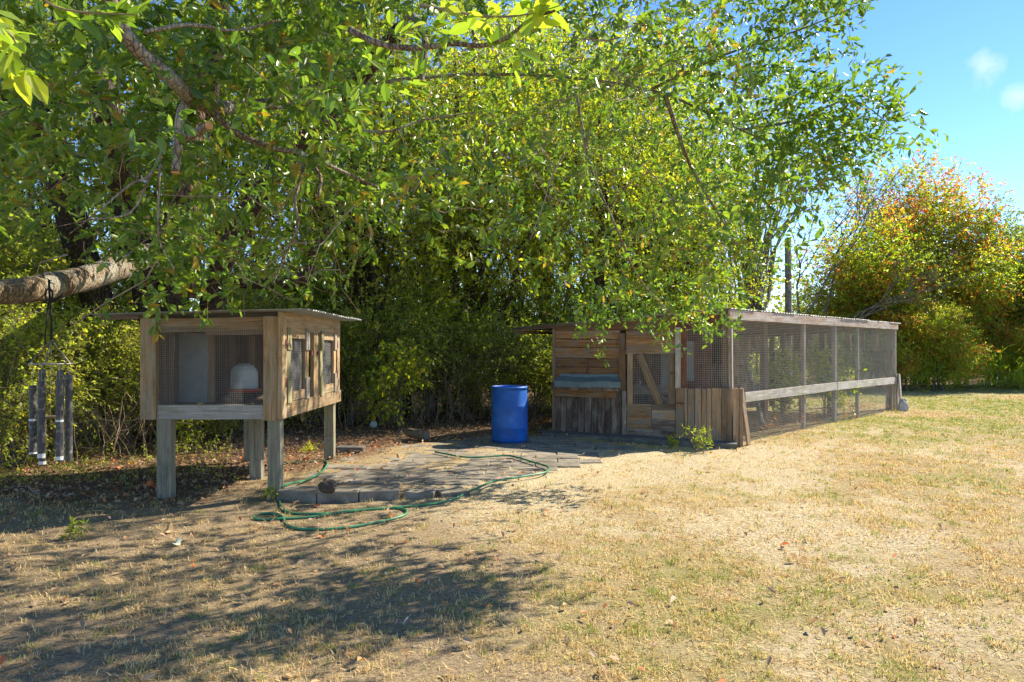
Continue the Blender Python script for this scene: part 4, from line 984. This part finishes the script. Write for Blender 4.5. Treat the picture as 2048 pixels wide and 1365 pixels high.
# ------------------------------------------------------------------ generic trees and shrubs (variants shared by copies)
def variant(seed, h, rad, clumps, twigs, per, L, wd, leaf, barkm, spread=.42, tl=.5, low=.25, stems=1, tr_r=.16, twf=.6, limbs=26, hue=.3):
    global R, G
    R = random.Random(seed); G = np.random.default_rng(seed)
    cs = []
    lobes = [(Vector((R.uniform(-.5, .5)*rad, R.uniform(-.5, .5)*rad, h*R.uniform(low+.2, .88))), R.uniform(.35, .62)*rad) for _ in range(7)]
    while len(cs) < clumps:
        c_, r_ = R.choice(lobes); d = Vector((R.gauss(0, 1), R.gauss(0, 1), R.gauss(0, 1))).normalized()*r_*R.uniform(.55, 1.05); d.z *= 1.15
        p_ = c_+d
        if p_.z > h*low*R.uniform(.6, 1.2): cs.append(p_)
    mb = MB()
    for s in range(stems):
        b0 = Vector((R.uniform(-.1, .1)*(stems > 1)*rad, R.uniform(-.1, .1)*(stems > 1)*rad, -.15)); top = Vector((R.uniform(-.25, .25)*rad, R.uniform(-.25, .25)*rad, h*R.uniform(.7, .88)))
        w_ = wobble(b0, top, 8, .025); mb.tube(w_, [tr_r*(1-.8*j/8) for j in range(9)], 9, True, .06)
        for k in range(limbs//stems):
            c_ = R.choice(cs); j = max(1, min(7, int(8*(c_.z/h)*R.uniform(.35, .8)))); l_ = wobble(w_[j], c_, 5, .06, .04)
            r0 = tr_r*(1-.8*j/8)*R.uniform(.3, .55); mb.tube(l_, [r0*(1-.85*q_/5) for q_ in range(6)], 5, False)
    v, f, r_, tw_ = foliage(np.array([tuple(c_) for c_ in cs]), twigs, spread, tl, per, L, wd, outward=(0, 0, h*.5), hue=hue)
    fm = npmesh('crown', v, f, leaf, {'rnd': ('FACE', r_)}); vt, ft = twigmesh(tw_, .005, twf); tm = npmesh('twigs', vt, ft, M['twig_dark'])
    return [('trunk', mb.mesh('trunk', barkm, True)), ('crown', fm), ('twigs', tm)]
def put(name, vr, loc, rz, s, label, cat, group=None, sz=1.0):
    o_ = bpy.data.objects.new(name, None); Mx = T(loc) @ Matrix.Rotation(rz, 4, 'Z') @ Matrix.Diagonal((s, s, s*sz, 1)); link(o_, Mx); tag(o_, label, cat, group)
    for nm, me in vr:
        c_ = bpy.data.objects.new(nm, me); C.objects.link(c_); c_.parent = o_; W[c_.name] = Mx
        if nm != 'trunk': c_['kind'] = 'stuff'
    return o_
lime = [variant(s_, 9, 3.0, 190, 20, 8, .080, .042, M['lime_leaf'], M['bark_dark'], .40, .42, .16, tr_r=.15) for s_ in (101, 102)]
green_t = [variant(s_, 8.5, 2.8, 75, 17, 8, .115, .055, M['wood_leaf'], M['bark_dark'], .38, .42, .25, tr_r=.13) for s_ in (111, 112, 113)]
shr = [variant(s_, 2.9, 1.4, 95, 16, 7, .062, .034, M['under_leaf'], M['bark_grey'], .2, .3, .04, stems=6, tr_r=.022, twf=.6, limbs=36) for s_ in (121, 122, 123)]
aut = [variant(131, 7.2, 3.3, 240, 24, 8, .11, .065, M['yellow_leaf'], M['bark_grey'], .36, .42, .05, tr_r=.12, stems=3, hue=.55, twf=.8),
       variant(132, 7.0, 3.3, 240, 24, 8, .11, .065, M['orange_leaf'], M['bark_grey'], .36, .42, .05, tr_r=.12, stems=3, hue=.55, twf=.8)]
aut.append(variant(133, 7.2, 3.2, 220, 22, 8, .11, .065, M['wood_leaf'], M['bark_grey'], .36, .42, .05, tr_r=.12, stems=3, twf=.8))
thin = variant(141, 9, 2.6, 60, 10, 7, .09, .045, M['lime_leaf'], M['bark_grey'], .35, .5, .35, tr_r=.13, limbs=46, twf=1)
leafy = variant(151, 1.7, .7, 26, 8, 6, .10, .055, M['lime_leaf'], M['bark_grey'], .12, .25, .15, stems=3, tr_r=.012, twf=.8, limbs=18)
mid_t = [variant(s_, 5.2, 1.9, 130, 17, 7, .072, .038, M['lime_leaf'], M['bark_dark'], .3, .35, .05, stems=3, tr_r=.05, limbs=36, twf=.4) for s_ in (161, 162)]
R = random.Random(21); G = np.random.default_rng(22)
def at(px_, d): p_ = P(px_, 698, d); return Vector((p_.x, p_.y, float(gz(p_.x, p_.y))))
GL = 'lime green trees of the wood behind the coop'
def tree(vr, px_, d, top, name, label, cat='tree', group=None, h=9.0, sz=1):
    p_ = at(px_, d); s = (CH+(698-top)/F*d)/h; return put(name, vr, p_, R.uniform(0, 6.28), s/sz**.5, label, cat, group, sz)
# bright sunlit trees in the middle and behind the coop
tree(lime[0], 950, 17.0, -120, 'broadleaf_tree', 'bright lime green tree with a straight dark trunk left of the coop')
tree(lime[1], 1200, 17.0, -60, 'broadleaf_tree', 'tall lime green tree right behind the coop front wall')
tree(lime[0], 1340, 19.5, 90, 'broadleaf_tree', 'lime green tree behind the middle of the coop roof')
tree(thin, 1500, 21.0, 170, 'slender_tree', 'slender grey tree with thin yellow green leaves next to the pole', h=9.0)
tree(lime[1], 1090, 22, -30, 'broadleaf_tree', 'pale lime green tree standing deeper in the wood left of the coop')
tree(green_t[0], 760, 15.0, -120, 'broadleaf_tree', 'mid green tree between the big oak and the lime green trees', h=8.5)
tree(green_t[1], 600, 17.5, -160, 'broadleaf_tree', 'dark green tree in the wood behind the hutch roof', h=8.5)
GW = 'trees deep in the wood'
for k, (px_, d, top) in enumerate([(-250, 14, -250), (-60, 16, -100), (110, 15, -100), (300, 18, -60), (460, 21, -60), (700, 23, 40), (880, 26, 60), (1180, 27, 120), (1330, 25, 160), (-400, 19, -100), (50, 22, 20), (1450, 29, 470), (1600, 34, 590)]):
    tree(green_t[k % 3], px_, d, top, 'woodland_tree', 'green woodland tree deep in the shady wood', group=GW, h=8.5)
GM = 'young leafy trees between the hutch and the coop'
for k, (px_, d, top) in enumerate([(560, 15.4, 470), (690, 15.0, 430), (810, 15.6, 380), (880, 16.2, 400), (1045, 16.8, 400), (1120, 17.2, 330), (1250, 18.5, 300), (1370, 20, 400), (1450, 22, 580)]):
    tree(mid_t[k % 2], px_, d, top, 'young_tree', 'young lime green leafy tree '+['behind the far right corner of the hutch roof', 'a little right of the hutch roof', 'halfway between the hutch and the blue barrel', 'directly left of the lime tree trunk behind the barrel',
         'rising behind the blue barrel', 'behind the left overhang of the coop roof', 'behind the coop door', 'behind the front corner of the wire run', 'low behind the run fascia left of the pole'][k], group=GM, h=5.2)
# right edge: autumn coloured thicket
tree(aut[0], 1745, 27, 450, 'thicket_tree', 'dark yellow green bushy tree just right of the pole', h=7.2)
tree(aut[1], 1835, 29.5, 385, 'thicket_tree', 'tallest thicket tree, yellow and red autumn leaves, behind the run end', h=7.2)
tree(aut[0], 1915, 28, 500, 'thicket_tree', 'yellow green bushy tree with a few orange leaves in the middle of the right thicket', h=7.2)
tree(aut[2], 2005, 29, 420, 'thicket_tree', 'dark topped green tree at the right of the thicket', h=7.2)
tree(aut[0], 1880, 25.5, 600, 'thicket_tree', 'low yellow green bush at the front of the right thicket', h=7.2)
tree(aut[2], 2110, 28, 480, 'thicket_tree', 'green bushy tree cut by the right picture edge', h=7.2)
tree(green_t[2], 1650, 32, 600, 'thicket_tree', 'green bushy tree behind the pole, lower than its neighbours', h=8.5)
tree(aut[0], 1680, 29, 560, 'thicket_tree', 'low yellow green bush behind the run roof right of the pole', h=7.2)
tree(aut[0], 1800, 25.5, 610, 'thicket_tree', 'lowest green bush beside the far end of the run', h=7.2)
tree(aut[0], 2060, 26.2, 640, 'thicket_tree', 'low yellowish bush over the tall grass at the right edge', h=7.2)
tree(aut[0], 1985, 29, 560, 'thicket_tree', 'mid height yellow green bush just in front of the dark topped tree', h=7.2)
tree(aut[0], 2130, 33, 540, 'thicket_tree', 'far yellow green bush at the right picture edge', h=7.2)
tree(aut[0], 2200, 28, 640, 'thicket_tree', 'low bush just beyond the right picture edge', h=7.2)
tree(lime[0], 2260, 34, 400, 'thicket_tree', 'lime green tree beyond the right picture edge', h=9)
# undergrowth
GS = 'shrubs of the dark undergrowth'
SL = {k_: 'twiggy evergreen shrub '+t_ for k_, t_ in {0: 'cut by the left picture edge beside the wind chime', 1: 'directly behind the wind chime', 2: 'just right of the wind chime under the pale limb', 3: 'touching the left side of the hutch',
      8: 'seen low between the hutch legs', 9: 'behind the hutch back legs', 10: 'behind the right side of the hutch', 11: 'just right of the hutch at the litter edge', 12: 'beside the crumpled wrapper', 13: 'behind the pale leaved sapling',
      14: 'behind the cut log', 15: 'left of the blue barrel', 16: 'directly behind the blue barrel', 17: 'between the blue barrel and the coop wall', 18: 'beneath the left overhang of the coop roof'}.items()}
for k, (px_, d, top) in enumerate([(-120, 9.3, 420), (30, 9.0, 560), (140, 9.8, 620), (250, 10.4, 640), (-30, 10.6, 420), (330, 12.2, 600), (90, 11.6, 430), (210, 12.6, 420), (390, 11.2, 720), (450, 13.0, 600), (540, 13.6, 560),
                                  (620, 14.2, 580), (700, 14.0, 640), (770, 14.4, 560), (850, 14.8, 600), (930, 15.0, 640), (1010, 14.8, 620), (1080, 15.0, 640), (1130, 16, 600), (580, 16, 520), (680, 16.5, 500), (800, 16.8, 500), (900, 17, 500), (1000, 17.5, 520), (480, 15.5, 520),
                                  (-220, 11, 400), (1180, 18, 560), (1260, 19.5, 560), (1340, 21, 580), (1420, 22, 600), (1500, 23, 610), (1580, 24, 610), (1650, 25, 620), (1720, 26, 640)]):
    p_ = at(px_, d); put('understory_shrub', shr[k % 3], p_, R.uniform(0, 6.28), (CH+(698-top)/F*d)/2.9, SL.get(k, 'dark twiggy evergreen shrub deep in the undergrowth behind the front row'), 'shrub', GS, 1.0)
us_ = MB()
for k in range(210):
    px_ = R.uniform(-60, 1120); d = float(np.interp(px_, [-60, 280, 560, 1120], [8.6, 9.6, 13.0, 14.4]))+R.uniform(-.3, 1.0)
    if 300 < px_ < 540 and R.random() < .4: d += 1.5
    a_ = at(px_, d); b2 = a_+Vector((R.gauss(0, .5), R.gauss(0, .4), R.uniform(.35, 2.2))); w_ = wobble(a_, b2, 6, .07)
    r0 = R.choice((.004, .005, .007, .012)); us_.tube(w_, [r0*(1-.7*j/6) for j in range(7)], 4, False)
    for q_ in range(3): us_.tube(wobble(w_[R.randrange(1, 6)], w_[3]+Vector((R.gauss(0, .5), R.gauss(0, .4), R.uniform(-.2, .7))), 4, .08), [r0*.5*(1-.7*j/4) for j in range(5)], 3, False)
o = us_.build('undergrowth_stems', M['twig'], None, loc=Vector((0, 12, 0)), stuff=True); tag(o, 'tangle of thin bare pale stems in front of the undergrowth', 'undergrowth')
put('sapling', leafy, at(800, 12.9), .5, .95, 'young sapling with large pale leaves in front of the dark undergrowth', 'sapling')
put('sapling', leafy, at(1650, 15.6), 2.2, .9, 'leafy yellow green sapling growing inside the wire run', 'sapling')
put('sapling', leafy, at(1565, 14.2), 4.2, .85, 'thin yellow green sapling inside the run nearest the coop corner', 'sapling')
put('sapling', leafy, at(385, 10.5), 1.2, .55, 'small bright green bush under the back of the hutch', 'bush')
# weeds
def weed(px_, py_, h, n, label, mat='lime_leaf'):
    p_ = GP(px_, py_); wd_ = thing('weed', label, 'weed', p_); c_ = [tuple(p_+Vector((R.gauss(0, h*.22), R.gauss(0, h*.15), h*R.uniform(.1, .8)))) for _ in range(n)]
    mb = MB()
    for q_ in c_: mb.tube(wobble(p_+Vector((R.gauss(0, .03), R.gauss(0, .03), -.02)), Vector(q_)+Vector((0, 0, h*.2)), 4, .05), .003, 4, False)
    mb.build('stems', M['twig'], wd_)
    v, f, r_, _ = foliage(np.array(c_), 4, .03, h*.4, 8, .06, .014, bias=(0, 0, 1.6), hue=.2); add_np('leaves', v, f, M[mat], wd_, r_)
weed(1392, 903, .36, 11, 'bright green leafy weed growing against the coop skirt boards', 'wood_leaf')
weed(155, 1075, .12, 4, 'small green weed sprouting from the dirt at lower left', 'wood_leaf')
weed(1345, 897, .14, 5, 'tiny green weed beside the coop door threshold')
weed(625, 905, .14, 4, 'small green weed beside the hutch back right leg')
weed(545, 998, .10, 4, 'tiny weed at the foot of the hutch front right leg')
# ground cover under the trees at left
c_ = [tuple(gpt(GP(R.uniform(-100, 460), R.uniform(880, 985)))+Vector((0, 0, .05))) for _ in range(120)]
c_ = [q_ for q_ in c_ if q_[1] > 7.6]
v, f, r_, _ = foliage(np.array(c_), 9, .12, .16, 7, .035, .014, bias=(0, 0, 1.4), hue=.4)
me = npmesh('ground_cover', v, f, M['under_leaf'], {'rnd': ('FACE', r_)}); o = bpy.data.objects.new('ground_cover', me); link(o, Matrix()); o['kind'] = 'stuff'; tag(o, 'low green ground cover among fallen leaves at left', 'ground cover')
# tall grass at the right edge
c_ = [tuple(gpt(P(R.uniform(1830, 2250), 698, R.uniform(24.5, 28)))+Vector((0, 0, R.uniform(.1, 1.0)))) for _ in range(260)]
v, f, r_, _ = foliage(np.array(c_), 8, .3, .6, 5, .28, .022, bias=(0, 0, 2.6), hue=.5)
me = npmesh('tall_grass', v, f, M['yellow_leaf'], {'rnd': ('FACE', r_*.6)}); o = bpy.data.objects.new('tall_grass', me); link(o, Matrix()); o['kind'] = 'stuff'; tag(o, 'tall yellowish grass along the foot of the right thicket', 'grass')
# dry weeds along the run base
c_ = [tuple(B.lerp(CC, R.random())+NR*R.uniform(-.9, .15)+Vector((0, 0, R.uniform(0, .12)))) for _ in range(110)]
v, f, r_, _ = foliage(np.array(c_), 5, .08, .3, 5, .09, .008, bias=(0, 0, 1.5), hue=.4)
me = npmesh('dry_weeds', v, f, M['litter'], {'rnd': ('FACE', .3+r_*.6)}); o = bpy.data.objects.new('dry_weeds', me); link(o, Matrix()); o['kind'] = 'stuff'; tag(o, 'dry orange and tan weeds along the foot of the wire run', 'weeds')
# far wood closing the view
c_ = []
for k in range(900):
    x_ = R.uniform(-50, 75); c_.append((x_, 46+R.uniform(-3, 4)-abs(x_)*.05, R.uniform(0, 1)**.8*(7.5+2*math.sin(x_*.35)+1.3*math.sin(x_*.9)) if x_ < 14 else R.uniform(0, 1)**.9*(6.3+1.2*math.sin(x_*.5))))
v, f, r_, _ = foliage(np.array(c_), 12, 1.1, .9, 5, .34, .2, hue=.5)
me = npmesh('far_woods', v, f, M['wood_leaf'], {'rnd': ('FACE', r_)}); o = bpy.data.objects.new('far_woods', me); link(o, Matrix()); o['kind'] = 'stuff'; tag(o, 'far green wood seen through gaps behind the trees', 'woods')
# bare branching tree leaning right behind the pole
q_ = at(1560, 26)
bt_ = thing('bare_tree', 'nearly bare grey tree with branches leaning up to the right beside the pole', 'tree', at(1560, 26))
mb = MB(); tips = []
def grow(p_, d_, L, r_, lev):
    q_ = p_+d_*L; w_ = wobble(p_, q_, 4, .05); mb.tube(w_, [r_*(1-.35*j/4) for j in range(5)], 7 if lev < 2 else 4, False)
    if lev >= 5: tips.append(q_); return
    for k in range(2 if lev < 1 else R.choice((2, 3))):
        nd = (d_+Vector((R.gauss(.12, .34), R.gauss(0, .34), R.gauss(.10, .30)))).normalized()
        grow(w_[R.choice((2, 3, 4))], nd, L*R.uniform(.62, .85), r_*.6, lev+1)
q_ = at(1560, 26); q_.z = -.1
for d_, L_2 in (((.38, 0, .95), 3.4), ((.55, .1, .8), 3.2), ((.72, -.1, .7), 3.0)): grow(q_+Vector((0, 0, .2)), Vector(d_).normalized(), L_2, .075, 0)
mb.build('trunk', M['bark_grey'], bt_, smooth=True)
v, f, r_, _ = foliage(np.array([tuple(x_) for x_ in tips]), 1, .12, .3, 4, .07, .04); add_np('leaves', v, f, M['orange_leaf'], bt_, r_)

# ------------------------------------------------------------------ wind chime on the limb
D = 5.6
ch = thing('wind_chime', 'large dark metal wind chime hanging from the pale oak limb', 'wind chime', P(104, 728, D))
top = P(103, 680, D); ring = P(104, 728, D); rr = .155
MB().tube([ring+Vector((rr*math.cos(a_), rr*math.sin(a_), 0)) for a_ in np.linspace(0, 2*math.pi, 33)], .006, 6, False).build('ring', M['steel'], ch, smooth=True)
cd = MB()
for a_ in np.linspace(0, 2*math.pi, 6)[:-1]: cd.tube([top, ring+Vector((rr*math.cos(a_), rr*math.sin(a_), 0))], .003, 4, False)
cd.build('suspension_cords', M['steel'], ch)
st_ = MB(); st_.tube([P(98, 560, 5.62), P(100, 600, D), P(103, 640, D), top], .009, 6); st_.tube([P(97, 605, D), P(94, 640, D), P(91, 665, D), P(90, 690, D)], .006, 5)
st_.tube([P(98, 590, 5.55)+Vector((.03*math.cos(a_), 0, .05*math.sin(a_))) for a_ in np.linspace(0, 6.3, 14)], .007, 5, False)
lc = P(100, 576, 5.92); st_.tube([lc+Vector((.02*math.cos(a_*2), .125*math.cos(a_), .125*math.sin(a_))) for a_ in np.linspace(0, 2*math.pi, 25)], .018, 6, False)
st_.build('hanging_strap', M['black'], ch, smooth=True)
tubes = [(66, 771, 908, -2.6), (83, 762, 918, -2.0), (85, 739, 929, -2.9), (119, 760, 920, -1.0), (121, 741, 923, .6), (138, 749, 922, 0)]
for k, (px_, y0, y1, a_) in enumerate(tubes):
    dd = D+rr*math.sin(a_)*.9 if k not in (2, 4) else D+.12
    if k in (1, 3): dd = D-.12
    p0, p1 = P(px_, y0, dd), P(px_, y1, dd); p1.x = p0.x
    tu = MB().tube([p0, p0.lerp(p1, .33), p0.lerp(p1, .66), p1], .027, 16, True).build('chime_tube', M['chime'], ch, smooth=False)
    for z0, z1 in (((.975, .999), (.487, .52)), ((.93, .985),), ((.965, .999),), ((.955, .999), (.50, .525)), (), ())[k]:
        MB().tube([p0.lerp(p1, z0), p0.lerp(p1, z1)], .0282, 12, False, .02).build('flaked_band', M['chime_white'], tu)
    MB().tube([Vector((p0.x, p0.y, ring.z)), p0], .002, 4, False).build('cord', M['steel'], tu)
MB().lathe([(.001, .008), (.075, .008), (.08, 0), (.075, -.008), (.001, -.008)], 24, P(101, 834, D)).build('striker', M['hutch'], ch, smooth=False)
MB().tube([top, P(101, 834, D)], .002, 4, False).build('striker_cord', M['steel'], ch)
